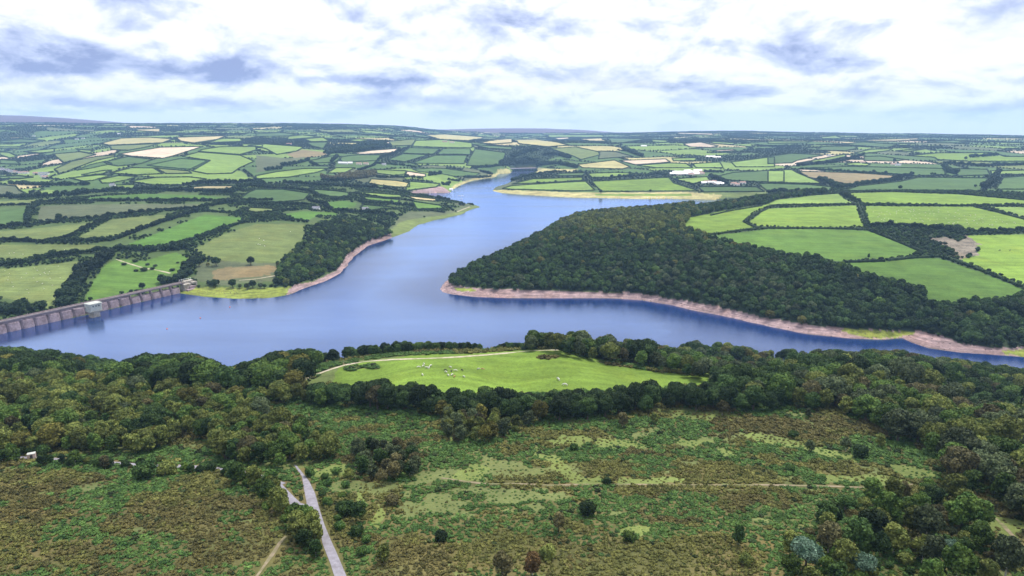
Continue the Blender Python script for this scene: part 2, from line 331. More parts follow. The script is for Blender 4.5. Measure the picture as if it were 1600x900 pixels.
# patches with soft, wandering edges: colour, wander in metres, outline
SOFT = [
('W',8,[(430,445),(440,420),(455,400),(480,375),(500,350),(560,345),(610,365),(600,374),(575,382),(552,397),(545,405),(530,420),(500,428),(455,445)]),
('Q',6,[(310,410),(350,408),(432,412),(432,440),(400,440),(350,447),(320,440),(300,440)]),
('X',5,[(330,425),(350,418),(420,415),(440,418),(420,430),(370,434),(335,440)]),
('S',3,[(275,462),(290,452),(320,448),(400,450),(440,449),(462,446),(447,460),(420,468),(370,469),(320,466)]),
('K',2,[(446,462),(458,445),(490,440),(525,423),(538,407),(540,397),(560,387),(575,375),(610,360),(616,370),(600,378),(575,387),(554,402),(545,413),(536,426),(511,441),(480,451)]),
('O',4,[(612,372),(612,357),(625,345),(650,342),(680,338),(712,332),(735,322),(752,320),(756,326),(730,333),(722,338),(700,342),(652,354),(640,363)]),
('Q',6,[(607,360),(622,340),(640,330),(700,330),(720,322),(700,317),(725,317),(740,321),(712,332),(680,338),(650,342),(625,346),(613,358)]),
('K',4,[(630,301),(660,295),(690,291),(700,297),(706,301),(680,304)]),
('Y',5,[(703,297),(710,288),(730,282),(757,275),(772,272),(778,265),(795,264),(800,270),(797,274),(779,275),(757,282),(718,293)]),
('Y',5,[(840,262),(860,264),(905,264),(895,268),(850,270),(838,270)]),
('Y',5,[(800,297),(880,300),(935,301),(1075,300),(1130,305),(1110,315),(1060,314),(960,312),(860,309),(780,303),(770,298)]),
('Y',4,[(768,297),(790,297),(860,303),(860,309),(780,303)]),
('R',3,[(930,303),(1080,303),(1080,306),(930,306)]),
('K',3,[(712,425),(704,435),(708,446),(740,450),(800,452),(880,455),(950,457),(1000,458),(1050,467),(1100,475),(1150,485),(1200,497),(1250,506),(1300,512),(1340,514),(1400,517),(1440,517),(1470,524),(1500,535),(1540,543),(1600,543),(1780,550),(1780,570),(1600,561),(1500,554),(1450,548),(1420,538),(1380,535),(1330,532),(1260,526),(1180,508),(1130,498),(1080,488),(1050,480),(1000,472),(950,469),(800,469),(740,467),(700,462),(684,452),(690,440)]),
('S',2,[(1310,514),(1340,514),(1400,518),(1430,519),(1420,524),(1400,529),(1370,529),(1330,524)]),
('S',2,[(1565,548),(1600,546),(1700,549),(1700,558),(1600,557),(1570,553)]),
('S',2,[(710,450),(740,451),(745,455),(715,455)]),
('Y',3,[(884,337),(925,335),(925,342),(884,345)]),
('W',6,[(706,440),(712,446),(740,449),(800,451),(880,454),(950,456),(1000,457),(1050,466),(1100,474),(1150,484),(1200,496),(1250,505),(1300,511),(1400,515),(1450,518),(1500,531),(1540,540),(1600,541),(1800,545),(1800,450),(1600,464),(1520,474),(1450,474),(1440,455),(1400,442),(1360,433),(1280,408),(1230,398),(1160,386),(1110,374),(1062,358),(1062,345),(1080,338),(1180,318),(1260,304),(1150,308),(1000,326),(900,338),(850,360),(800,378),(740,400),(715,425)]),
('N',6,[(1430,372),(1470,370),(1505,365),(1530,380),(1528,398),(1500,405),(1480,400)]),
('W',5,[(1357,359),(1380,354),(1420,351),(1500,354),(1507,372),(1495,378),(1480,370),(1450,372),(1480,385),(1498,398),(1470,402),(1447,396),(1400,376)]),
# nearer slopes
('R',1,[(478,590),(520,572),(560,560),(640,553),(740,552),(830,546),(870,546),(900,556),(1000,568),(1100,580),(1118,590),(1100,604),(900,612),(760,616),(600,616),(520,600)]),
('O',3,[(440,605),(478,590),(520,572),(560,560),(600,556),(640,556),(560,566),(530,574),(520,600),(480,612)]),
]
CLEAR = [  # grassy clearings in the heath
[(840,700),(870,712),(895,735),(925,745),(950,742),(950,752),(905,757),(872,737),(845,712)],
[(935,685),(990,684),(1015,695),(1010,702),(960,702),(930,695)],
[(1150,680),(1210,676),(1290,700),(1335,712),(1320,722),(1240,700),(1170,692)],
[(715,735),(745,723),(765,733),(775,752),(712,750)],
[(474,728),(500,737),(540,720),(560,735),(575,745),(520,745),(490,744)],
[(590,785),(612,800),(607,818),(585,815)],
[(1380,722),(1430,728),(1485,740),(1460,748),(1400,738)],
[(965,745),(1070,750),(1070,757),(965,757)],
[(800,650),(830,650),(850,662),(800,668)],
[(1060,686),(1110,690),(1100,700),(1060,698)],
[(1010,640),(1130,640),(1180,655),(1050,655)],
[(1120,700),(1160,712),(1120,716)],
[(850,690),(900,678),(935,690),(900,700)],
[(1290,740),(1420,745),(1440,757),(1300,757)],
[(700,680),(740,672),(745,680),(700,690)],
[(1590,810),(1600,830),(1580,850),(1520,812),(1540,800)],
[(960,820),(1020,815),(1010,838),(960,835)],
[(560,765),(575,775),(570,790),(555,780)]]
# ------------------------------------------------------------------ paint the ground classes
def fidx(poly):
    az = np.arctan2(poly[:, 0], poly[:, 1]); lr = np.log(np.hypot(poly[:, 0], poly[:, 1]))
    return np.stack([(az - AZ[0]) / (AZ[1] - AZ[0]), (lr - LR[0]) / (LR[1] - LR[0])], 1)
for k_ in PAL:
    if k_ not in 'WH': PAL[k_] = tuple(v_ * .74 for v_ in PAL[k_])
COL = np.zeros(GR.shape + (3,)); COL[:] = PAL['H']
CLS = np.zeros(GR.shape, np.int8)     # 0 heath, 1 pasture, 2 wood, 3 beach, 4 far patchwork, 5 clearing
# far patchwork of fields: Voronoi cells in the world
far = (GR > 900) & (SD > 0)
fx, fy = GX[far], GY[far]
wx = fx + (fbm(fx / 500, fy / 500, 31, 2) - .5) * 240; wy = fy + (fbm(fx / 500, fy / 500, 37, 2) - .5) * 240
ang = 0.35; ux = (wx * math.cos(ang) + wy * math.sin(ang)) / 260; uy = (-wx * math.sin(ang) + wy * math.cos(ang)) / 330
f1 = np.full(fx.shape, 9.); f2 = np.full(fx.shape, 9.); cid = np.zeros(fx.shape)
bi, bj = np.floor(ux), np.floor(uy)
for di in (-1, 0, 1):
    for dj in (-1, 0, 1):
        ci, cj = bi + di, bj + dj
        jx = ci + .5 + (_h(ci, cj, 5) - .5) * .75; jy = cj + .5 + (_h(ci, cj, 6) - .5) * .75
        d = np.maximum(abs(ux - jx), abs(uy - jy) * .9) + .25 * np.hypot(ux - jx, uy - jy)
        k = _h(ci, cj, 7); new = d < f1
        f2 = np.where(new, f1, np.minimum(f2, d)); cid = np.where(new, k, cid); f1 = np.where(new, d, f1)
BORD = np.full(GR.shape, 9.); BORD[far] = (f2 - f1) * 290 * .5
pc = np.array([PAL[c] for c in 'MLGLMQGLOMTGLPQMLGYLMG'])
cc = pc[(cid * 21.99).astype(int)]
wood = fbm(fx / 420, fy / 300, 41, 3)
fcol = np.where((wood > .60)[:, None], np.array(PAL['W']) * 1.3, cc)
fcol = np.where((BORD[far] < 7 + GR[far] * .0016)[:, None], np.array(PAL['W']) * 1.2, fcol)
COL[far] = fcol; CLS[far] = 4
WOODF = np.zeros(GR.shape, bool); WOODF[far] = wood > .60
moor = (GR > 8600)
COL[moor] = (.085, .05, .075); CLS[moor] = 1
near = (GR <= 1900) & (GR > 560) & (SD > 0)
COL[near] = np.where((GX[near] > 130)[:, None], np.array(PAL['W']) * 1.4, np.array((.052,.080,.024))); CLS[near] = 2; BORD[near] = 9
jx1 = (fbm(GX / 9, GY / 9, 51, 3) - .5) * 2; jy1 = (fbm(GX / 9, GY / 9, 57, 3) - .5) * 2
def paint(poly, color, cls, wander=0.0, amp=.08):
    q = fidx(poly); lo = np.floor(q.min(0)).astype(int) - 3; hi = np.ceil(q.max(0)).astype(int) + 4
    a0, a1 = max(lo[0], 0), min(hi[0], NA); b0, b1 = max(lo[1], 0), min(hi[1], NR)
    if a1 <= a0 or b1 <= b0: return
    sl = (slice(a0, a1), slice(b0, b1)); X = GX[sl]; Y = GY[sl]
    if wander: X = X + jx1[sl] * wander; Y = Y + jy1[sl] * wander
    ins = pip(X, Y, poly) & (SD[sl] > -1)
    c = np.array(PAL[color]) * (1 + amp * (2 * random.random() - 1))
    COL[sl][ins] = c; CLS[sl][ins] = cls; BORD[sl][ins] = 9; WOODF[sl][ins] = False
FP = []
for t, c, e, pts in FIELDS:
    w = world(tl(t, pts)); w = w[np.hypot(w[:, 0], w[:, 1]) > 300]
    FP.append((t, c, e, tl(t, pts), w)); paint(w, c, 1, 0, .13)
for c, wd, pts in SOFT:
    paint(world(pts), c, 2 if c == 'W' else (3 if c in 'KSYN' else 1), wd, 0)
for pts in CLEAR: paint(world(pts), 'R', 5, 5, .1)
for pts in ([(842,557),(868,557),(872,562),(850,563)],[(925,563),(1000,571),(1090,585),(1086,588),(985,575)],[(478,588),(520,570),(560,557.5),(640,552.5),(640,555),(570,562),(525,573),(495,590)],[(540,571),(600,570),(600,575),(545,578)],[(640,552),(700,550),(760,549),(760,551),(700,552.5),(640,555)]):
    paint(world(pts), 'H', 0, 5, .1)
cl5 = CLS == 5
COL[cl5] = (.098, .122, .034)
# narrow clearings wandering through the heath
h0 = (CLS == 0) & (GR < 420)
q = fbm(GX / 26, GY / 20, 61, 4)
px_, py_ = proj(GX, GY, ZG)
rightpart = sstep(560, 720, px_) * (1 - sstep(760, 800, py_))
q2 = fbm(GX / 8, GY / 6, 63, 4)
cl = h0 & ((q > .735) | ((q2 > .69) & (q + .06 * rightpart > .5)))
COL[cl] = (.085, .100, .034); CLS[cl] = 5
g2 = fbm(GX / 18, GY / 18, 67, 3)[..., None]
COL = np.where((CLS == 0)[..., None], np.array((.04, .055, .016)) * (1 - g2) + np.array((.11, .085, .035)) * g2, COL)
COL = np.clip(COL, 0.005, .9)
# ------------------------------------------------------------------ mesh helpers
def mesh_np(name, V, Q, mats=(), smooth=False, attrs=None, midx=None):
    me = bpy.data.meshes.new(name); V = np.ascontiguousarray(V, np.float32); Q = np.ascontiguousarray(Q, np.int32)
    k = Q.shape[1]; me.vertices.add(len(V)); me.vertices.foreach_set('co', V.ravel())
    me.loops.add(Q.size); me.loops.foreach_set('vertex_index', Q.ravel())
    me.polygons.add(len(Q)); me.polygons.foreach_set('loop_start', np.arange(0, Q.size, k, dtype=np.int32))
    if smooth: me.polygons.foreach_set('use_smooth', np.ones(len(Q), bool))
    if midx is not None: me.polygons.foreach_set('material_index', np.ascontiguousarray(midx, np.int32))
    me.update(calc_edges=True)
    for nme, arr in (attrs or {}).items():
        a = me.color_attributes.new(nme, 'FLOAT_COLOR', 'POINT')
        a.data.foreach_set('color', np.concatenate([arr, np.ones((len(arr), 1))], 1).astype(np.float32).ravel())
    for m in mats: me.materials.append(m)
    return me
def link(name, me, parent=None, loc=None, rz=0):
    o = bpy.data.objects.new(name, me); col.objects.link(o)
    if parent: o.parent = parent
    if loc is not None: o.location = loc
    o.rotation_euler[2] = rz
    return o
def tag(o, label=None, cat=None, group=None, kind=None):
    if label: o['label'] = label
    if cat: o['category'] = cat
    if group: o['group'] = group
    if kind: o['kind'] = kind
    return o
def empty(name, loc, rz=0):
    o = bpy.data.objects.new(name, None); col.objects.link(o); o.location = loc; o.rotation_euler[2] = rz; o.empty_display_size = .5; return o
class MB:
    def __init__(s): s.v = []; s.f = []
    def box(s, c, d, rz=0, top=None):
        """centre of the base, size; top = (sx, sy) scale of the upper face"""
        n = len(s.v); t = top or (1, 1); ca_, sa_ = math.cos(rz), math.sin(rz)
        for z, sx, sy in ((0, 1, 1), (d[2], t[0], t[1])):
            for a, b in ((-1, -1), (1, -1), (1, 1), (-1, 1)):
                x, y = a * d[0] / 2 * sx, b * d[1] / 2 * sy
                s.v.append((c[0] + x * ca_ - y * sa_, c[1] + x * sa_ + y * ca_, c[2] + z))
        s.f += [[n + i for i in q] for q in ((3, 2, 1, 0), (4, 5, 6, 7), (0, 1, 5, 4), (1, 2, 6, 5), (2, 3, 7, 6), (3, 0, 4, 7))]
        return s
    def tube(s, a, b, ra, rb, n=7):
        a = np.array(a, float); b = np.array(b, float); d = b - a; d /= np.linalg.norm(d) + 1e-9
        u = np.cross(d, (0, 0, 1) if abs(d[2]) < .9 else (1, 0, 0)); u /= np.linalg.norm(u); w = np.cross(d, u); k = len(s.v)
        for p, r in ((a, ra), (b, rb)):
            for i in range(n):
                t = 2 * math.pi * i / n; s.v.append(tuple(p + r * (math.cos(t) * u + math.sin(t) * w)))
        for i in range(n): s.f.append([k + i, k + (i + 1) % n, k + n + (i + 1) % n, k + n + i])
        s.f.append([k + i for i in range(n)][::-1]); s.f.append([k + n + i for i in range(n)])
        return s
    def add(s, vs, fs):
        n = len(s.v); s.v += [tuple(v) for v in vs]; s.f += [[n + i for i in f] for f in fs]; return s
    def mesh(s, name, mat):
        me = bpy.data.meshes.new(name); me.from_pydata(s.v, [], s.f); me.update()
        if mat: me.materials.append(mat)
        return me
    def build(s, name, mat, parent=None, loc=None, rz=0): return link(name, s.mesh(name, mat), parent, loc, rz)
# ------------------------------------------------------------------ materials
def newmat(name):
    m = bpy.data.materials.new(name); m.use_nodes = True; nt = m.node_tree; b = nt.nodes['Principled BSDF']; return m, nt, b
def N(nt, t, **k):
    n = nt.nodes.new(t)
    for a, v in k.items():
        if a.startswith('i_'): n.inputs[a[2:].replace('_', ' ')].default_value = v
        else: setattr(n, a, v)
    return n
def mix(nt, bt='MIX', fac=None, a=None, b=None):
    n = nt.nodes.new('ShaderNodeMix'); n.data_type = 'RGBA'; n.blend_type = bt
    for idx, v in ((0, fac), (6, a), (7, b)):
        if v is None: continue
        if hasattr(v, 'is_output'): nt.links.new(v, n.inputs[idx])
        else: n.inputs[idx].default_value = v if idx == 0 else (*v, 1)
    return n.outputs[2]
def mrange(nt, v, a, b, c, d):
    n = nt.nodes.new('ShaderNodeMapRange'); nt.links.new(v, n.inputs[0])
    for i, x in enumerate((a, b, c, d)): n.inputs[i + 1].default_value = x
    return n.outputs[0]
def noise(nt, scale, detail=3, rough=.55, vec=None, dist=0):
    n = nt.nodes.new('ShaderNodeTexNoise'); n.inputs['Scale'].default_value = scale; n.inputs['Detail'].default_value = detail
    n.inputs['Roughness'].default_value = rough; n.inputs['Distortion'].default_value = dist
    if vec is None:
        g = nt.nodes.get('GEO') or nt.nodes.new('ShaderNodeNewGeometry'); g.name = 'GEO'; vec = g.outputs['Position']
    nt.links.new(vec, n.inputs['Vector']); return n.outputs['Fac']
def grey(nt, v):
    c = nt.nodes.new('ShaderNodeCombineColor')
    for i in range(3): nt.links.new(v, c.inputs[i])
    return c.outputs[0]
def leafmat(name, c1, c2, scale=.35, trans=.18, vary=.45):
    m, nt, b = newmat(name); g = N(nt, 'ShaderNodeObjectInfo')
    n1 = mrange(nt, noise(nt, scale, 2), .35, .65, 0, 1)
    c = mix(nt, 'MIX', n1, c1, c2)
    n2 = mrange(nt, noise(nt, scale * 5, 2), .3, .7, .5, 1.5)
    c = mix(nt, 'MULTIPLY', 1.0, c, grey(nt, n2))
    r = mrange(nt, g.outputs['Random'], 0, 1, 1 - vary, 1 + vary)
    c = mix(nt, 'MULTIPLY', 1.0, c, grey(nt, r))
    nt.links.new(c, b.inputs['Base Color']); b.inputs['Roughness'].default_value = .75; b.inputs['Specular IOR Level'].default_value = .12
    if trans:
        t = N(nt, 'ShaderNodeBsdfTranslucent'); nt.links.new(c, t.inputs['Color']); x = N(nt, 'ShaderNodeMixShader'); x.inputs[0].default_value = trans
        nt.links.new(b.outputs[0], x.inputs[1]); nt.links.new(t.outputs[0], x.inputs[2]); nt.links.new(x.outputs[0], nt.nodes['Material Output'].inputs[0])
    return m
def plainmat(name, c, rough=.8, scale=1.0, amt=.25, spec=.3, c2=None):
    m, nt, b = newmat(name)
    n = mrange(nt, noise(nt, scale, 5, .65), .3, .7, 1 - amt, 1 + amt)
    cc_ = mix(nt, 'MULTIPLY', 1.0, c, grey(nt, n))
    if c2: cc_ = mix(nt, 'MIX', mrange(nt, noise(nt, scale * .37, 4, .7), .45, .65, 0, 1), cc_, c2)
    nt.links.new(cc_, b.inputs['Base Color']); b.inputs['Roughness'].default_value = rough; b.inputs['Specular IOR Level'].default_value = spec
    return m
# ground
mg, nt, b = newmat('ground')
ca_ = N(nt, 'ShaderNodeVertexColor', layer_name='albedo')
na = mrange(nt, noise(nt, .9, 5, .7), .25, .75, .72, 1.28)
nb = mrange(nt, noise(nt, .045, 4, .6), .3, .7, .78, 1.22)
nc = mrange(nt, noise(nt, .006, 3, .6), .3, .7, .82, 1.18)
c = mix(nt, 'MULTIPLY', 1.0, ca_.outputs['Color'], grey(nt, na)); c = mix(nt, 'MULTIPLY', 1.0, c, grey(nt, nb)); c = mix(nt, 'MULTIPLY', 1.0, c, grey(nt, nc))
yel = mrange(nt, noise(nt, .02, 5, .7), .5, .72, 0, .35)
c = mix(nt, 'MULTIPLY', yel, c, (1.35, 1.0, .7))
mk = N(nt, 'ShaderNodeVertexColor', layer_name='mask'); ms = N(nt, 'ShaderNodeSeparateColor'); nt.links.new(mk.outputs['Color'], ms.inputs[0])
gg = nt.nodes['GEO']
def mapped(sc_, rot_=(0, 0, 0)):
    m_ = N(nt, 'ShaderNodeMapping'); m_.inputs['Scale'].default_value = sc_; m_.inputs['Rotation'].default_value = rot_; nt.links.new(gg.outputs['Position'], m_.inputs['Vector']); return m_.outputs[0]
strata = mrange(nt, noise(nt, 1.0, 4, .65, mapped((.03, .03, 1.5))), .35, .65, .62, 1.3)
st2 = mrange(nt, noise(nt, .22, 6, .75), .35, .65, .7, 1.3)
bm_ = mix(nt, 'MULTIPLY', 1.0, mix(nt, 'MULTIPLY', 1.0, c, grey(nt, strata)), grey(nt, st2)); c = mix(nt, 'MIX', ms.outputs[0], c, bm_)
row = mrange(nt, noise(nt, 1.0, 3, .6, mapped((.012, .22, .05), (0, 0, .9))), .3, .7, .80, 1.20)
spot = mrange(nt, noise(nt, .35, 5, .75), .5, .75, 1.0, .62)
pm_ = mix(nt, 'MULTIPLY', 1.0, mix(nt, 'MULTIPLY', 1.0, c, grey(nt, row)), grey(nt, spot)); c = mix(nt, 'MIX', ms.outputs[1], c, pm_)
nt.links.new(c, b.inputs['Base Color']); b.inputs['Roughness'].default_value = .9; b.inputs['Specular IOR Level'].default_value = .1
bp = N(nt, 'ShaderNodeBump'); bp.inputs['Strength'].default_value = .5; bp.inputs['Distance'].default_value = .6
nt.links.new(noise(nt, .8, 5, .7), bp.inputs['Height']); nt.links.new(bp.outputs[0], b.inputs['Normal'])
ii, jj = np.meshgrid(np.arange(NA - 1), np.arange(NR - 1), indexing='ij'); base = (ii * NR + jj).ravel()
Q = np.stack([base, base + NR, base + NR + 1, base + 1], 1)
ground = link('ground', mesh_np('ground', np.stack([GX, GY, ZG], -1).reshape(-1, 3), Q[:, ::-1], [mg], True, {'albedo': COL.reshape(-1, 3), 'mask': np.stack([CLS == 3, (CLS == 1) | (CLS == 4), CLS * 0], -1).reshape(-1, 3).astype(float)}))
tag(ground, kind='structure')
if ground.data.polygons[1000].normal.z < 0: ground.data.flip_normals()
# water
mw, nt, b = newmat('water')
b.inputs['Base Color'].default_value = (.004, .021, .092, 1); b.inputs['Roughness'].default_value = .16
b.inputs['IOR'].default_value = 1.45; b.inputs['Specular IOR Level'].default_value = .5
gl = N(nt, 'ShaderNodeBsdfGlossy'); gl.inputs['Color'].default_value = (.43, .59, .96, 1); gl.inputs['Roughness'].default_value = .2
fr = N(nt, 'ShaderNodeLayerWeight'); fr.inputs['Blend'].default_value = .5
mp = N(nt, 'ShaderNodeMapping'); mp.inputs['Scale'].default_value = (.05, .16, .1)
g = N(nt, 'ShaderNodeNewGeometry'); nt.links.new(g.outputs['Position'], mp.inputs['Vector'])
bp = N(nt, 'ShaderNodeBump'); bp.inputs['Strength'].default_value = .22; bp.inputs['Distance'].default_value = .4
w1 = noise(nt, 5.0, 4, .6, mp.outputs[0]); nt.links.new(w1, bp.inputs['Height'])
nt.links.new(bp.outputs[0], b.inputs['Normal']); nt.links.new(bp.outputs[0], gl.inputs['Normal'])
mp2 = N(nt, 'ShaderNodeMapping'); mp2.inputs['Scale'].default_value = (.0016, .0075, .1); mp2.inputs['Rotation'].default_value = (0, 0, .12)
nt.links.new(g.outputs['Position'], mp2.inputs['Vector'])
pr = mrange(nt, noise(nt, 1.0, 5, .6, mp2.outputs[0]), .35, .7, .045, .11)
nt.links.new(pr, gl.inputs['Roughness'])
fm = mrange(nt, fr.outputs['Facing'], .6, .97, .26, .92)
wc_ = N(nt, 'ShaderNodeVertexColor', layer_name='dark_reflect'); ws_ = N(nt, 'ShaderNodeSeparateColor'); nt.links.new(wc_.outputs['Color'], ws_.inputs[0])
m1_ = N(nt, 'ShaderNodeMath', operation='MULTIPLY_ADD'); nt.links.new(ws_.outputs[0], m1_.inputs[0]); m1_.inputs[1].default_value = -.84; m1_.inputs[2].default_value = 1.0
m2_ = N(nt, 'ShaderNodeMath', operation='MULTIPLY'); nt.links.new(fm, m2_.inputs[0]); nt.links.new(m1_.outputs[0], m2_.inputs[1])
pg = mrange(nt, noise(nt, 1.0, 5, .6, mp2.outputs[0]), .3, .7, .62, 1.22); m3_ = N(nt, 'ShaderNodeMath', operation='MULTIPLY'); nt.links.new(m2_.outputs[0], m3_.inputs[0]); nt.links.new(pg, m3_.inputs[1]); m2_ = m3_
x = N(nt, 'ShaderNodeMixShader'); nt.links.new(m2_.outputs[0], x.inputs[0]); nt.links.new(b.outputs[0], x.inputs[1]); nt.links.new(gl.outputs[0], x.inputs[2])
nt.links.new(x.outputs[0], nt.nodes['Material Output'].inputs[0])
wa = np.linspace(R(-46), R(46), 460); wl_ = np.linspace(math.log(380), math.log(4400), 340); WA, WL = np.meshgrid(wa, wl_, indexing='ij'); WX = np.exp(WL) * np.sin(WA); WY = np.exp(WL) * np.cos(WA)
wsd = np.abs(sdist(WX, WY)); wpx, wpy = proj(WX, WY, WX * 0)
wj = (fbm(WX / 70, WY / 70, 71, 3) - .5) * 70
dark_reflect = np.exp(-(np.maximum(wsd + wj * .6, 0) / 66) ** 2) * (1 - sstep(1050, 1500, np.exp(WL)))  # imitates dark bank reflections by cutting gloss near shore and in the channel
dark_reflect = np.maximum(dark_reflect, .85 * sstep(930, 1130, wpx + wj) * (np.exp(WL) < 900) * (1 - .7 * sstep(.52, .68, fbm(WX / 60, WY / 25, 73, 3))))
dark_reflect *= 1 - .85 * ((wpx < 420) & (wpy > 500))
iw, jw_ = np.meshgrid(np.arange(459), np.arange(339), indexing='ij'); bw = (iw * 340 + jw_).ravel()
water = link('lake_water', mesh_np('lake_water', np.stack([WX, WY, WX * 0], -1).reshape(-1, 3), np.stack([bw, bw + 1, bw + 341, bw + 340], 1)[:, ::-1], [mw], True, {'dark_reflect': np.repeat(dark_reflect.reshape(-1, 1), 3, 1)}))
if water.data.polygons[5].normal.z < 0: water.data.flip_normals()
tag(water, kind='structure')
# ------------------------------------------------------------------ sky, sun, air
SUN_EL, SUN_AZ = R(63), R(38)      # azimuth clockwise from the view direction (+Y)
wd = bpy.data.worlds.new('World'); scn.world = wd; wd.use_nodes = True; nt = wd.node_tree; nt.nodes.clear()
out = N(nt, 'ShaderNodeOutputWorld'); bg = N(nt, 'ShaderNodeBackground'); bg.inputs[1].default_value = .07
sky = N(nt, 'ShaderNodeTexSky'); sky.sky_type = 'NISHITA'; sky.sun_disc = False; sky.sun_elevation = SUN_EL; sky.sun_rotation = SUN_AZ
tc = N(nt, 'ShaderNodeTexCoord'); sp = N(nt, 'ShaderNodeSeparateXYZ'); nt.links.new(tc.outputs['Generated'], sp.inputs[0])
def MT(op, a, b=None, clamp=False):
    n = nt.nodes.new('ShaderNodeMath'); n.operation = op; n.use_clamp = clamp
    for i, v in enumerate((a, b)):
        if v is None: continue
        if hasattr(v, 'is_output'): nt.links.new(v, n.inputs[i])
        else: n.inputs[i].default_value = v
    return n.outputs[0]
zc = MT('ADD', MT('MAXIMUM', sp.outputs[2], 0.0), .15)
u = MT('DIVIDE', sp.outputs[0], zc); v = MT('DIVIDE', sp.outputs[1], zc)
cb = N(nt, 'ShaderNodeCombineXYZ'); nt.links.new(u, cb.inputs[0]); nt.links.new(v, cb.inputs[1])
def wnoise(scale, detail, rough, off, dist=0, sc=(1, 1, 1)):
    m_ = N(nt, 'ShaderNodeMapping'); m_.inputs['Location'].default_value = off; m_.inputs['Scale'].default_value = sc; nt.links.new(cb.outputs[0], m_.inputs[0])
    return noise(nt, scale, detail, rough, m_.outputs[0], dist)
c1 = wnoise(1.25, 10, .62, (3.1, 7.7, 0), .6)
c2 = wnoise(.42, 6, .5, (1.3, 2.2, 4), .2)
azv = MT('ARCTAN2', sp.outputs[0], sp.outputs[1]); elv = MT('ARCTANGENT', MT('DIVIDE', sp.outputs[2], MT('SQRT', MT('ADD', MT('MULTIPLY', sp.outputs[0], sp.outputs[0]), MT('MULTIPLY', sp.outputs[1], sp.outputs[1])))))
# heavier cloud banks: azimuth, elevation, half widths, weight
banks = None
cv = N(nt, 'ShaderNodeCombineXYZ'); nt.links.new(MT('MULTIPLY', azv, 7.0), cv.inputs[0]); nt.links.new(MT('MULTIPLY', MT('POWER', MT('ADD', MT('MAXIMUM', elv, 0.0), .02), .72), 11.0), cv.inputs[1])
def puff(dy, sd_, sc_=1.15, dt=10):
    m_ = N(nt, 'ShaderNodeMapping'); m_.inputs['Location'].default_value = (2.3 + sd_, 4.1 + dy, 1.7 + sd_); nt.links.new(cv.outputs[0], m_.inputs[0]); return noise(nt, sc_, dt, .58, m_.outputs[0], .25)
wz = puff(3, 5, 1.6, 6); wz2 = puff(7, 9, 1.6, 6)
azw = MT('ADD', azv, MT('MULTIPLY', MT('SUBTRACT', wz, .5), .16)); elw = MT('ADD', elv, MT('MULTIPLY', MT('SUBTRACT', wz2, .5), .045))
for bpx, bpy_, wx_, wy_, wt in ((70,98,190,24,.36),(240,105,110,20,.16),(450,112,180,22,.22),(560,128,110,9,.3),(330,158,300,11,.17),(120,160,140,9,.3),(330,166,160,7,.26),(1180,150,120,7,.2),(1400,140,90,10,.16),(640,150,90,8,.2),(120,135,150,8,.12),(500,60,70,25,.12),(1240,72,75,32,.30),(905,48,55,25,.27),
                            (1190,138,60,10,.2),(1030,136,90,6,.22),(860,115,70,25,.12),(1500,168,110,12,.28),(870,168,100,10,.15),(760,20,50,30,.12),(1560,110,60,14,.12),(1440,45,80,18,.14),(700,165,130,10,.12),(1050,170,60,6,.12)):
    a0, t0 = ray(bpx, bpy_); a1_, _ = ray(bpx + wx_, bpy_); _, t1_ = ray(bpx, bpy_ - wy_)
    e0 = math.atan(t0); sa = abs(float(a1_ - a0)); se = abs(math.atan(t1_) - e0)
    dx_ = MT('DIVIDE', MT('SUBTRACT', azw, float(a0)), sa); dy_ = MT('DIVIDE', MT('SUBTRACT', elw, e0), se)
    g_ = MT('EXPONENT', MT('MULTIPLY', MT('ADD', MT('MULTIPLY', dx_, dx_), MT('MULTIPLY', dy_, dy_)), -1.0))
    g_ = MT('MULTIPLY', g_, wt); g_ = MT('MULTIPLY', g_, 1.12); banks = g_ if banks is None else MT('ADD', banks, g_)
n0 = puff(0, 0); n1 = puff(.17, 0)
dk = MT('ADD', MT('ADD', MT('MULTIPLY', MT('SUBTRACT', n1, n0), 2.5), MT('MULTIPLY', MT('SUBTRACT', n0, .46), 1.4)), MT('MULTIPLY', banks, MT('ADD', .1, MT('MULTIPLY', n0, 2.0))))
dk = MT('ADD', dk, .0)
ramp = N(nt, 'ShaderNodeValToRGB'); nt.links.new(dk, ramp.inputs[0]); el = ramp.color_ramp.elements
el[0].position = .0; el[0].color = (11.5, 11.8, 12.5, 1); el[1].position = .58; el[1].color = (3.6, 4.4, 7.4, 1)
for p_, c_ in ((.12, (10.3, 10.7, 11.9, 1)), (.28, (7.4, 8.3, 11.0, 1)), (.42, (5.6, 6.5, 9.4, 1))):
    e_ = el.new(p_); e_.color = c_
thin = mrange(nt, wnoise(.6, 5, .5, (9, 3, 8), .2), .60, .74, 0, .55)
sk = mix(nt, 'MIX', thin, ramp.outputs[0], sky.outputs[0])
hz = mrange(nt, elv, -.01, .055, .7, 0)
sk = mix(nt, 'MIX', hz, sk, (11.0, 11.6, 12.6))
hi = mrange(nt, elv, .30, .9, 1.0, 1.75); sk = mix(nt, 'MULTIPLY', 1.0, sk, grey(nt, hi))
lo = mrange(nt, elv, -.035, -.022, 1, 0); sk = mix(nt, 'MIX', lo, sk, (.5, .65, .45))
nt.links.new(sk, bg.inputs[0]); nt.links.new(bg.outputs[0], out.inputs[0])
sun = bpy.data.lights.new('sun', 'SUN'); sun.energy = 3.8; sun.angle = R(11); sun.color = (1, .95, .86)
so = bpy.data.objects.new('sun', sun); col.objects.link(so)
so.rotation_euler = (math.pi / 2 - SUN_EL, 0, math.pi - SUN_AZ)
hm = bpy.data.materials.new('haze'); hm.use_nodes = True; nt = hm.node_tree; nt.nodes.clear()
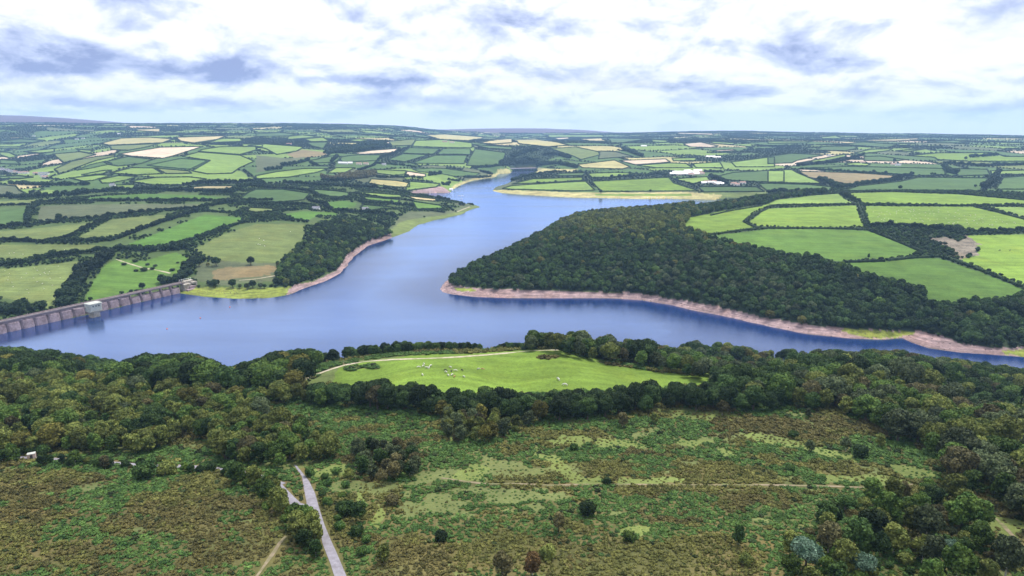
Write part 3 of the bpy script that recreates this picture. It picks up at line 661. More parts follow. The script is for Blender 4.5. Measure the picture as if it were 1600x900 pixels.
vo = N(nt, 'ShaderNodeVolumePrincipled'); vo.inputs['Color'].default_value = (.38, .64, 1, 1); vo.inputs['Density'].default_value = 6.2e-5; vo.inputs['Anisotropy'].default_value = .1
mo = N(nt, 'ShaderNodeOutputMaterial'); nt.links.new(vo.outputs[0], mo.inputs['Volume'])
HAZE = MB().box((0, 6400, -9), (20000, 14300, 430)).build('haze', hm); tag(HAZE, kind='stuff', label='thin blue haze hanging over the distant hills', cat='haze')
scn.view_settings.view_transform = 'Standard'; scn.view_settings.look = 'None'; scn.view_settings.exposure = .5; scn.view_settings.gamma = 1
scn.cycles.volume_bounces = 0; scn.cycles.max_bounces = 5; scn.cycles.diffuse_bounces = 1; scn.cycles.glossy_bounces = 2; scn.cycles.transmission_bounces = 2
# ------------------------------------------------------------------ foliage prototypes
def ico(sub):
    import bmesh
    bm = bmesh.new(); bmesh.ops.create_icosphere(bm, subdivisions=sub, radius=1)
    v = np.array([x.co[:] for x in bm.verts]); f = np.array([[l.index for l in q.verts] for q in bm.faces]); bm.free()
    return v, np.concatenate([f, f[:, 2:3]], 1)      # degenerate quads are split below
def card_mesh(P_, Nn, S, rg, bend=.25):
    n = len(P_); h = rg.normal(size=(n, 3)); t1 = np.cross(Nn, h); t1 /= np.linalg.norm(t1, axis=1, keepdims=True) + 1e-9
    t2 = np.cross(Nn, t1); a = S[:, None] * rg.uniform(.75, 1.25, (n, 1)); b_ = S[:, None] * rg.uniform(.45, .9, (n, 1))
    dn = Nn * S[:, None] * bend
    V = np.stack([P_ + t1 * a - dn, P_ + t2 * b_ * rg.uniform(.6, 1.2, (n, 1)) + dn * .5, P_ - t1 * a * rg.uniform(.6, 1, (n, 1)) - dn, P_ - t2 * b_ + dn * .5], 1).reshape(-1, 3)
    k = np.arange(n) * 4
    T = np.concatenate([np.stack([k, k + 1, k + 3], 1), np.stack([k + 1, k + 2, k + 3], 1)])
    return V, T
def crown(seed, rad, h0, h1, nl, ncards, cs, lob=(.38, .6), up=.15, core=1, flat=1.0, jit=.55, inner=.8):
    """lumpy crown: lobes round a main mass, clad in leaf clumps; returns triangles"""
    rg = np.random.default_rng(seed); H = h1 - h0; mid = h0 + H * .5
    L = [(np.array((0, 0, mid)), np.array((rad * .72, rad * .72, H * .42 * flat)))]
    for k in range(nl):
        a = 2.4 * k + rg.uniform(-.5, .5); e = rg.uniform(-.45, 1.0) if k > 2 else rg.uniform(.4, 1)
        e = max(e, -.5); q = math.sqrt(max(0.05, 1 - e * e)) * rg.uniform(.75, 1)
        lr_ = rad * rg.uniform(*lob); c_ = np.array((math.cos(a) * q * (rad - lr_ * .8), math.sin(a) * q * (rad - lr_ * .8), mid + e * (H * .5 - lr_ * .62)))
        L.append((c_, np.array((lr_, lr_, lr_ * rg.uniform(.7, .95)))))
    ar = np.array([l[1][0] ** 2 for l in L]); ar[0] *= .5; ar /= ar.sum()
    P_ = []; Nn = []; cnt = 0
    while cnt < ncards:
        m_ = ncards; li = rg.choice(len(L), m_, p=ar); d = rg.normal(size=(m_, 3)); d[:, 2] += up; d /= np.linalg.norm(d, axis=1, keepdims=True)
        C0 = np.array([L[i][0] for i in li]); R0 = np.array([L[i][1] for i in li]); p = C0 + d * R0 * rg.uniform(.82, 1.2, (m_, 1))
        ok = p[:, 2] > h0 * .8
        for c_, r_ in L:
            q = (((p - c_) / r_) ** 2).sum(1); ok &= q > .68
        P_.append(p[ok]); nn = d[ok] / R0[ok] * R0[ok].mean(1, keepdims=True) + rg.normal(size=(ok.sum(), 3)) * jit; Nn.append(nn / np.linalg.norm(nn, axis=1, keepdims=True)); cnt += ok.sum()
    P_ = np.concatenate(P_)[:ncards]; Nn = np.concatenate(Nn)[:ncards]
    V, T = card_mesh(P_, Nn, rg.uniform(.7, 1.3, ncards) * cs, rg)
    if core:
        iv, iq = ico(core); vs = [V]; ts = [T]; o = len(V)
        for c_, r_ in L:
            w_ = iv * (1 + rg.uniform(-.14, .08, (len(iv), 1))) * r_ * inner + c_; vs.append(w_); ts.append(iq[:, :3] + o); o += len(iv)
        V = np.concatenate(vs); T = np.concatenate(ts)
    return V, T
def trunk_mb(h, r, spread, seed, lean=0):
    rr = random.Random(seed); mb = MB(); mb.tube((0, 0, -.6), (lean * .5, 0, h * .45), r * 1.25, r * .85); mb.tube((lean * .5, 0, h * .43), (lean, 0, h * .78), r * .85, r * .3)
    for k in range(5):
        a = k * 1.3 + rr.random(); z = h * rr.uniform(.3, .55); L_ = spread * rr.uniform(.5, .8)
        mb.tube((lean * z / h, 0, z), (math.cos(a) * L_, math.sin(a) * L_, z + L_ * rr.uniform(.6, 1.1)), r * .42, r * .12, 5)
    return mb
LM = {'dark': leafmat('dark_leaves', (.010, .023, .008), (.030, .051, .014)),
      'deep': leafmat('deep_green_leaves', (.019, .042, .011), (.046, .080, .020)),
      'mid': leafmat('green_leaves', (.036, .072, .015), (.080, .125, .024)),
      'olive': leafmat('olive_leaves', (.058, .078, .019), (.135, .152, .036)),
      'brown': leafmat('brown_leaves', (.050, .050, .022), (.105, .093, .038)),
      'yellow': leafmat('yellow_leaves', (.085, .088, .020), (.14, .130, .028)),
      'grey': leafmat('grey_green_leaves', (.036, .052, .024), (.078, .098, .043)),
      'blue': leafmat('blue_green_needles', (.05, .10, .06), (.15, .23, .16), .6),
      'rust': leafmat('rust_leaves', (.07, .045, .018), (.13, .080, .03)),
      'hedge': leafmat('hedge_leaves', (.008, .020, .008), (.022, .040, .013), .25),
      'farleaf': leafmat('far_leaves', (.009, .020, .012), (.020, .036, .018), .05),
      'bracken': leafmat('bracken', (.032, .072, .017), (.080, .140, .032), .3, .1, .2),
      'heather': leafmat('heather', (.060, .058, .019), (.112, .098, .032), .25, .05, .2),
      'gorse': leafmat('gorse', (.066, .072, .019), (.135, .132, .036), .25, .05, .2),
      'scrubdk': leafmat('dark_scrub', (.016, .030, .010), (.040, .055, .018), .4, .05, .35)}
bark = plainmat('bark', (.09, .075, .06), .9, 3); bark_w = plainmat('pale_bark', (.38, .36, .32), .8, 4)
# species: crown arrays in metres at scale 1
SP = {}
for k in range(4):
    SP['oak', k] = (crown(100 + k, 5.2, 2.2, 11.5, 15, 1500, .5, (.30, .48)), trunk_mb(11, .42, 4.5, k), 5.2, 11.5)
    SP['birch', k] = (crown(200 + k, 3.1, 1.4, 9.0, 13, 1000, .42, (.28, .46), up=.1, jit=.75, inner=.72), trunk_mb(9, .16, 2.4, 20 + k), 3.1, 9.0)
for k in range(2):
    SP['shrub', k] = (crown(300 + k, 1.9, .1, 3.1, 8, 620, .25, (.36, .55), jit=.7), trunk_mb(2.6, .09, 1.3, 40 + k), 1.9, 3.1)
    SP['column', k] = (crown(320 + k, 1.5, .5, 6.4, 9, 900, .27, (.45, .7), jit=.7), trunk_mb(6, .13, 1.0, 44 + k), 1.5, 6.4)
SP['pine', 0] = (crown(350, 4.6, 4.6, 8.4, 15, 1500, .36, (.28, .42), up=.6, jit=.8, inner=.7), trunk_mb(8, .3, 3.6, 60), 4.6, 8.4)
MID = [crown(400 + k, 5.2, .8, 10.5, 9, 330, 1.0, (.36, .58)) for k in range(4)]
LOW = [crown(450 + k, 5.0, .3, 8.5, 6, 110, 1.6, (.4, .6)) for k in range(3)]
CL = [crown(500 + k, 1.0, 0.0, .85, 5, 75, .2, (.4, .6), core=1, jit=.8) for k in range(3)]
_mc = {}
def crown_mesh(sp, k, c):
    key = (sp, k, c)
    if key not in _mc:
        V, T = SP[sp, k][0]; _mc[key] = mesh_np('crown', V, T, [LM[c]])
    return _mc[key]
def trunk_mesh(sp, k):
    key = (sp, k, 't')
    if key not in _mc: _mc[key] = SP[sp, k][1].mesh('trunk', bark_w if sp == 'birch' else bark)
    return _mc[key]
def place_tree(x, y, sp, k, c, s, label, group=None, name='tree', cat='tree', sz=None, sink=.25):
    z = float(height(x, y)) - sink
    r_ = empty(name, (x, y, z), random.random() * 6.28); r_.scale = (s, s, s * (sz or random.uniform(.9, 1.12)))
    link('crown', crown_mesh(sp, k, c), r_); link('trunk', trunk_mesh(sp, k), r_)
    return tag(r_, label, cat, group)
# ------------------------------------------------------------------ scatter objects ("stuff")
def stuff(name, label, cat, pts, protos, group=None):
    """pts rows: x y z scale rotation proto-index scale_z ; protos: list of (mesh arrays, material)"""
    pts = np.asarray(pts, float)
    if len(pts) == 0: return
    me = bpy.data.meshes.new(name); me.vertices.add(len(pts)); me.vertices.foreach_set('co', pts[:, :3].astype(np.float32).ravel()); me.update()
    for nm, c_ in (('sc', 3), ('rz', 4), ('sz', 6)):
        a = me.attributes.new(nm, 'FLOAT', 'POINT'); a.data.foreach_set('value', pts[:, c_].astype(np.float32))
    a = me.attributes.new('ix', 'INT', 'POINT'); a.data.foreach_set('value', pts[:, 5].astype(np.int32))
    o = link(name, me); tag(o, label, cat, group, 'stuff')
    ng = bpy.data.node_groups.new(name, 'GeometryNodeTree')
    ng.interface.new_socket('Geometry', in_out='INPUT', socket_type='NodeSocketGeometry'); ng.interface.new_socket('Geometry', in_out='OUTPUT', socket_type='NodeSocketGeometry')
    nd = ng.nodes; gi = nd.new('NodeGroupInput'); go = nd.new('NodeGroupOutput'); j = nd.new('GeometryNodeJoinGeometry')
    def attr(n_, t):
        q = nd.new('GeometryNodeInputNamedAttribute'); q.data_type = t; q.inputs['Name'].default_value = n_; return q.outputs[0]
    sc_ = attr('sc', 'FLOAT'); rz_ = attr('rz', 'FLOAT'); sz_ = attr('sz', 'FLOAT'); ix_ = attr('ix', 'INT')
    cr_ = nd.new('ShaderNodeCombineXYZ'); ng.links.new(rz_, cr_.inputs[2])
    cs_ = nd.new('ShaderNodeCombineXYZ'); ng.links.new(sc_, cs_.inputs[0]); ng.links.new(sc_, cs_.inputs[1]); ng.links.new(sz_, cs_.inputs[2])
    for i, (arr, mat) in enumerate(protos):
        po = bpy.data.objects.new(name + '_clump', mesh_np(name + '_clump', arr[0], arr[1], [mat]))
        oi = nd.new('GeometryNodeObjectInfo'); oi.inputs['Object'].default_value = po; oi.inputs['As Instance'].default_value = True
        ip = nd.new('GeometryNodeInstanceOnPoints'); cp = nd.new('FunctionNodeCompare'); cp.data_type = 'INT'; cp.operation = 'EQUAL'
        ng.links.new(ix_, cp.inputs[2]); cp.inputs[3].default_value = i
        ng.links.new(gi.outputs[0], ip.inputs['Points']); ng.links.new(cp.outputs[0], ip.inputs['Selection']); ng.links.new(oi.outputs['Geometry'], ip.inputs['Instance'])
        ng.links.new(cr_.outputs[0], ip.inputs['Rotation']); ng.links.new(cs_.outputs[0], ip.inputs['Scale']); ng.links.new(ip.outputs[0], j.inputs[0])
    ng.links.new(j.outputs[0], go.inputs[0])
    md = o.modifiers.new('scatter', 'NODES'); md.node_group = ng
    return o
def darts(test, xr, yr, spacing, n, seed=1):
    """blue-noise points: test(x, y) -> bool array, spacing(x, y) -> array"""
    rg = np.random.default_rng(seed); X = rg.uniform(*xr, n); Y = rg.uniform(*yr, n); ok = test(X, Y); X, Y = X[ok], Y[ok]; S = spacing(X, Y)
    cell = {}; out = []; cs_ = float(S.max())
    for x, y, s in zip(X.tolist(), Y.tolist(), S.tolist()):
        ci, cj = int(x // cs_), int(y // cs_); good = True
        for a in (ci - 1, ci, ci + 1):
            for b_ in (cj - 1, cj, cj + 1):
                for (u_, v_) in cell.get((a, b_), ()):
                    if (u_ - x) ** 2 + (v_ - y) ** 2 < s * s: good = False; break
                if not good: break
            if not good: break
        if good: cell.setdefault((ci, cj), []).append((x, y)); out.append((x, y))
    return np.array(out).reshape(-1, 2)
def cls_at(x, y):
    az = np.arctan2(x, y); lr = np.log(np.hypot(x, y))
    i = np.clip(np.rint((az - AZ[0]) / (AZ[1] - AZ[0])).astype(int), 0, NA - 1); j = np.clip(np.rint((lr - LR[0]) / (LR[1] - LR[0])).astype(int), 0, NR - 1)
    return CLS[i, j], BORD[i, j], WOODF[i, j]
# ------------------------------------------------------------------ roads and tracks
road_m = plainmat('tarmac', (.185, .175, .20), .85, .8, .2, .2, (.14, .13, .145)); track_m = plainmat('track', (.33, .29, .22), .9, .6, .2, .1, (.21, .2, .11))
dirt_m = plainmat('dirt', (.185, .15, .10), .9, .35, .3, .1, (.09, .10, .035))
ROADS = []
def ribbon(name, left, right, mat, lift=.07):
    """left and right edges in photo pixels, both draped over the land"""
    def res(p, n):
        w_ = world(p, False, 4); d = np.r_[0, np.cumsum(np.hypot(*np.diff(w_, axis=0).T))]; t = np.linspace(0, d[-1], n)
        return np.stack([np.interp(t, d, w_[:, 0]), np.interp(t, d, w_[:, 1])], 1)
    A_ = res(left, 70); B_ = res(right, 70); K = 5; V = []
    for i in range(70):
        for k in range(K):
            p = A_[i] * (1 - k / (K - 1)) + B_[i] * k / (K - 1); V.append((p[0], p[1], float(height(p[0], p[1])) + lift))
    Q_ = [(i * K + k, i * K + k + 1, (i + 1) * K + k + 1, (i + 1) * K + k) for i in range(69) for k in range(K - 1)]
    ROADS.append(np.concatenate([A_, B_[::-1]]))
    me = mesh_np(name, V, Q_, [mat], True)
    if me.polygons[10].normal.z < 0: me.flip_normals()
    return tag(link(name, me), kind='structure')
def path(name, pts, width, mat, lift=.08):
    w_ = world(pts, False, 5); d = np.r_[0, np.cumsum(np.hypot(*np.diff(w_, axis=0).T))]; n = max(8, int(d[-1] / 2)); t = np.linspace(0, d[-1], n)
    c_ = np.stack([np.interp(t, d, w_[:, 0]), np.interp(t, d, w_[:, 1])], 1)
    for _ in range(3): c_[1:-1] = (c_[:-2] + c_[1:-1] * 2 + c_[2:]) / 4
    g_ = np.gradient(c_, axis=0); g_ /= np.linalg.norm(g_, axis=1, keepdims=True) + 1e-9; nn = np.stack([-g_[:, 1], g_[:, 0]], 1)
    wv = width / 2 * (1 + (fbm(t / 6, t * 0, 3, 3) - .5)[:, None]); A_ = c_ + nn * wv; B_ = c_ - nn * wv; V = []
    for i in range(n):
        for k in range(3):
            p = A_[i] * (1 - k / 2) + B_[i] * k / 2; V.append((p[0], p[1], float(height(p[0], p[1])) + lift))
    Q_ = [(i * 3 + k, i * 3 + k + 1, (i + 1) * 3 + k + 1, (i + 1) * 3 + k) for i in range(n - 1) for k in range(2)]
    ROADS.append(np.concatenate([A_, B_[::-1]])); me = mesh_np(name, V, Q_, [mat], True)
    if me.polygons[n // 2].normal.z < 0: me.flip_normals()
    return tag(link(name, me), kind='structure')
ribbon('road', [(459,726),(472,745),(475,765),(479,785),(479,800),(484,818),(500,826),(504,850),(516,880),(526,912),(538,950)],
       [(464,728),(483,752),(492,770),(499,795),(507,820),(516,842),(527,866),(542,902),(552,925),(566,960)], road_m)
ribbon('side_road', [(437,758),(447,783),(462,795),(478,800),(478,818)], [(441,757),(460,777),(470,786),(480,789),(481,800)], road_m, .05)
path('lane', [(20,714),(60,716),(100,719),(160,723),(225,727),(290,729),(345,733),(400,745),(439,758)], 3.1, road_m, .06)
path('farm_track', [(452,600),(478,592),(500,583),(520,576),(545,569),(570,565),(610,562),(700,559),(780,553),(830,548),(875,547)], 2.6, track_m)
path('heath_path', [(690,747),(725,752),(760,757),(800,755.5),(840,757.5),(870,759),(900,757),(1000,757),(1100,758),(1200,758),(1300,760),(1350,762),(1390,760),(1428,757)], 1.15, dirt_m)
path('dirt_path', [(398,905),(412,887),(420,872),(431,862),(434,850),(447,838)], 1.0, dirt_m)
path('bank_path', [(1540,800),(1560,812),(1575,830),(1595,850)], 1.0, dirt_m)
path('shore_path', [(322,442),(332,442.5)], 2.2, track_m)
path('shore_track', [(374,438),(400,436),(440,429)], 2.0, track_m)
path('hill_track', [(181,405),(205,413),(225,419),(245,422),(266,427)], 2.4, track_m)
path('promontory_track', [(714,331),(724,327),(734,323)], 3.0, track_m)
ROADPOLY = ROADS
# ------------------------------------------------------------------ near woods: every tree chosen here, the 290 largest become things
def rline(pts):
    az = []; r_ = []
    for p in densify(pts, 12):
        x, y = raycast(*p); az.append(math.atan2(x, y)); r_.append(math.hypot(x, y))
    o = np.argsort(az); return np.array(az)[o], np.array(r_)[o]
LIMX = [-300,0,20,60,130,160,200,250,300,345,360,375,400,430,490,500,515,560,620,690,750,757,768,800,826,850,950,1010,1060,1100,1200,1300,1330,1400,1450,1500,1560,1600,1700,1900]
LIMY = [515,520,532,543,546,541,550,554,550,570,576,565,560,547,543,553,546,539,533,531,536,548,543,528,508,501,504,511,517,524,536,542,542,544,554,558,566,574,588,600]
NEARL = rline([(-330,602),(0,600),(130,606),(250,613),(350,620),(430,622),(482,613),(498,600)])
NEARM = rline([(500,567),(520,563),(600,558),(700,554),(760,553),(800,550),(826,548)])
_w = (LR > math.log(330)) & (LR < math.log(440)); CREST = np.exp(LR[_w])[np.argmax(SLOPE[:, _w], axis=1)]
LIMB = ([380,470,560,600,650,700,760,800,860,900,960,1000,1060,1110,1130,1170],[583,597,595,590,588,594,597,606,600,602,601,594,594,598,592,585])
NEARR = rline([(827,549),(870,553),(900,560),(1000,575),(1100,596),(1116,603),(1128,638),(1180,648),(1250,643),(1300,643),(1345,658),(1400,690),(1440,706),(1478,730),(1489,785),(1540,792),(1590,812),(1650,850),(1900,900)])
AZP = lambda px: float(ray(px, 560)[0])
WM = [world(p) for p in ([(-330,585),(0,596),(150,606),(330,618),(490,628),(505,640),(430,648),(395,655),(455,672),(523,705),(518,722),(470,727),(440,732),(345,722),(338,690),(288,682),(265,700),(235,712),(100,708),(0,712),(-330,712)],)][0]
WMX = [world(p) for p in ([(20,632),(45,648),(100,652),(155,655),(220,668),(215,676),(160,667),(120,657),(40,657),(0,650)], [(285,685),(310,684),(336,700),(336,720),(300,722)], [(395,632),(500,634),(505,652),(420,650)], [(458,588),(540,560),(548,598),(520,604),(478,606)])]
BELT = world([(480,611),(560,620),(640,627),(720,634),(800,640),(900,640),(1000,632),(1100,620),(1150,612),(1165,645),(1090,642),(1000,647),(900,657),(830,661),(760,660),(700,653),(640,646),(560,639),(490,632)])
CUST = [world(p) for p in ([(1215,890),(1240,850),(1300,805),(1335,788),(1420,775),(1480,760),(1500,800),(1560,860),(1600,920),(1500,920),(1300,930),(1215,930)],
   [(340,735),(430,755),(437,790),(470,815),(500,850),(500,870),(470,860),(450,850),(445,820),(420,800),(390,770)], [(570,700),(650,715),(650,745),(600,760),(565,745),(560,715)],
   [(690,650),(820,650),(830,668),(760,695),(700,690)], [(480,740),(530,740),(560,800),(600,870),(560,880),(510,800)])]
def inpoly(X, Y, p): return pip(X, Y, p)
def onroad(X, Y):
    m_ = np.zeros(X.shape, bool)
    for p in ROADPOLY:
        b_ = (X > p[:, 0].min() - 3) & (X < p[:, 0].max() + 3) & (Y > p[:, 1].min() - 3) & (Y < p[:, 1].max() + 3)
        if b_.any(): m_[b_] |= pip(X[b_], Y[b_], p) | (segdist(X[b_], Y[b_], p) < .9)
    return m_
def zone(X, Y):
    """0 none, 1 lake edge left, 2 olive scrub wood, 3 belt, 4 row above the pasture, 5 right wood, 6.. small thickets"""
    az = np.arctan2(X, Y); r_ = np.hypot(X, Y); sd = sdist(X, Y); z_ = np.zeros(X.shape, int)
    for k, p in enumerate(CUST): z_[inpoly(X, Y, p)] = 6 + k
    z_[inpoly(X, Y, WM)] = 2
    z_[(az < AZP(498)) & (r_ > np.interp(az, *NEARL)) & (sd > 3) & (r_ < 700)] = 1
    z_[inpoly(X, Y, BELT)] = 3
    rm = np.interp(az, AZ, CREST); z_[(az > AZP(506)) & (az < AZP(826)) & ((az < AZP(757)) | (az > AZP(768))) & (r_ > rm + .5) & (r_ < rm + 34)] = 4
    z_[(az >= AZP(827)) & (r_ > np.interp(az, *NEARR)) & (sd > 3) & (r_ < 700)] = 5
    z_[(z_ < 3) & inpoly(X, Y, WMX[0])] = 0; z_[(z_ < 3) & inpoly(X, Y, WMX[1])] = 0; z_[(z_ < 3) & inpoly(X, Y, WMX[2])] = 0; z_[inpoly(X, Y, WMX[3])] = 0
    return z_
SPACE = {0: 9, 1: 6.6, 2: 4.3, 3: 5.0, 4: 3.7, 5: 6.0, 6: 3.9, 7: 3.2, 8: 4.0, 9: 4.0, 10: 5.5}
pts = darts(lambda X, Y: (zone(X, Y) > 0) & ~onroad(X, Y), (-520, 520), (90, 700), lambda X, Y: np.array([SPACE[k] for k in zone(X, Y)]), 260000, 5)
zn = zone(pts[:, 0], pts[:, 1])
MIXES = {1: (('oak', 1.0),), 2: (('birch', .75), ('oak', .25)), 3: (('oak', .9), ('birch', .1)), 4: (('oak', .35), ('birch', .2), ('shrub', .45)), 5: (('oak', .62), ('birch', .38)), 6: (('birch', .45), ('shrub', .55)),
         7: (('shrub', .6), ('birch', .4)), 8: (('birch', .8), ('shrub', .2)), 9: (('birch', .9), ('shrub', .1)), 10: (('shrub', .85), ('birch', .15))}
COLS = {1: dict(dark=.25, deep=.35, mid=.35, yellow=.05), 2: dict(olive=.58, mid=.24, deep=.1, brown=.02, grey=.04, yellow=.04), 3: dict(dark=.45, deep=.4, mid=.06, rust=.015, yellow=.04, brown=.02),
        4: dict(dark=.5, deep=.4, mid=.1), 5: dict(deep=.34, mid=.18, dark=.2, grey=.12, olive=.12, brown=.03, yellow=.01), 6: dict(deep=.28, mid=.28, olive=.30, grey=.10, brown=.04),
        7: dict(mid=.4, deep=.3, olive=.3), 8: dict(grey=.4, deep=.3, brown=.3), 9: dict(olive=.5, grey=.25, yellow=.15, brown=.1), 10: dict(bracken=.5, deep=.3, mid=.2)}
SC = {1: (1.0, 1.35), 2: (.7, 1.05), 3: (.72, 1.02), 4: (.6, 1.0), 5: (.8, 1.25), 6: (.6, 1.15), 7: (.6, .95), 8: (.6, .9), 9: (.65, .95), 10: (.6, .9)}
rr = random.Random(11); CAND = []
for (x, y), zz in zip(pts.tolist(), zn.tolist()):
    s_, w_ = zip(*MIXES[zz]); sp = rr.choices(s_, w_)[0]; cd = COLS[zz]
    if zz == 5 and fbm(np.array([x / 60.]), np.array([y / 60.]), 77, 2)[0] > .55: cd = dict(grey=.3, brown=.14, olive=.28, mid=.28)
    c_ = rr.choices(list(cd), list(cd.values()))[0]; k = rr.randrange(4 if sp in ('oak', 'birch') else 2); s = rr.uniform(*SC[zz])
    zb = float(height(x, y)); H_ = SP[sp, k][3] * s * 1.1
    px, pt = proj(x, y, zb + H_)
    if zz in (1, 3, 4, 5):
        lim = float(np.interp(px, LIMX, LIMY)) if zz != 3 else float(np.interp(px, *LIMB))
        if zz == 4: lim = max(lim, 533)
        if pt < lim:
            s2 = s
            while s2 > .26 and proj(x, y, zb + SP[sp, k][3] * s2 * 1.1)[1] < lim: s2 *= .93
            if s2 <= .26: continue
            s = s2
    _, pb = proj(x, y, zb); d = math.sqrt(x * x + y * y + (zb - 200) ** 2)
    if zz == 5 and sp == 'oak' and rr.random() < .5: s *= .9
    inframe = -30 < px < 1630 and pt < 900
    CAND.append(((s * SP[sp, k][2] / d) if inframe else 0, x, y, sp, k, c_, s, zz))
CAND.sort(reverse=True); NIND = 205
CN = dict(dark='very dark green', deep='deep green', mid='fresh green', olive='olive green', brown='brownish', yellow='yellowing', grey='grey green', rust='rust brown', bracken='bright green', blue='blue green')
SN = dict(oak='round crowned broadleaf tree', birch='loose feathery birch tree', shrub='low bushy shrub')
ZN = {1: 'on the bank of the lake at the left', 2: 'in the scrub wood above the lane', 3: 'in the tree belt below the green pasture', 4: 'in the row between the pasture and the lake', 5: 'in the wood climbing the slope at the right',
      6: 'in the thicket at the bottom right corner', 7: 'in the scrub beside the road fork', 8: 'in the small clump on the heath right of the road', 9: 'in the birch clump just below the tree belt', 10: 'on the verge along the right side of the road'}
SNAME = dict(oak='broadleaf_tree', birch='birch_tree', shrub='shrub')
rest = {}
for i, (q_, x, y, sp, k, c_, s, zz) in enumerate(CAND):
    if i < NIND and q_ > 0:
        place_tree(x, y, sp, k, c_, s, f'{CN[c_]} {SN[sp]} {ZN[zz]}', f'{CN[c_]} {SN[sp]}s {ZN[zz]}', SNAME[sp], 'shrub' if sp == 'shrub' else 'tree')
    else:
        rest.setdefault(zz, []).append((x, y, sp, k, c_, s))
for zz, L_ in rest.items():
    keys = sorted({(a[2], a[3] % 2 if a[2] == 'shrub' else a[3], a[4]) for a in L_}); idx = {k: i for i, k in enumerate(keys)}
    rows = [(x, y, float(height(x, y)) - .25, s, rr.random() * 6.28, idx[(sp, k % 2 if sp == 'shrub' else k, c_)], s * rr.uniform(.9, 1.12)) for x, y, sp, k, c_, s in L_]
    stuff('woodland', 'smaller and farther trees and bushes crowded ' + ZN[zz], 'woodland', rows, [(SP[a, b_][0], LM[c_]) for a, b_, c_ in keys])
for k in range(34):
    px = 8 + k * 12.6 + rr.uniform(-5, 5); py = float(np.interp(px, [20,60,160,290,345,430], [715,717,724,730,734,756])) + rr.choice([-6, 3, 5, 7, 9])
    x, y = raycast(px, py)
    if onroad(np.array([x]), np.array([y]))[0]: continue
    sp = rr.choice(['shrub', 'shrub', 'birch']); c_ = rr.choice(['deep', 'mid', 'olive', 'deep', 'dark'])
    place_tree(x, y, sp, rr.randrange(2), c_, rr.uniform(.8, 1.35) if sp == 'shrub' else rr.uniform(.4, .62), f'{CN[c_]} {"shrub" if sp == "shrub" else "young birch"} growing on the edge of the lane at the left', f'{CN[c_]} {"shrubs" if sp == "shrub" else "young birches"} along the lane', SNAME[sp], 'shrub' if sp == 'shrub' else 'tree')
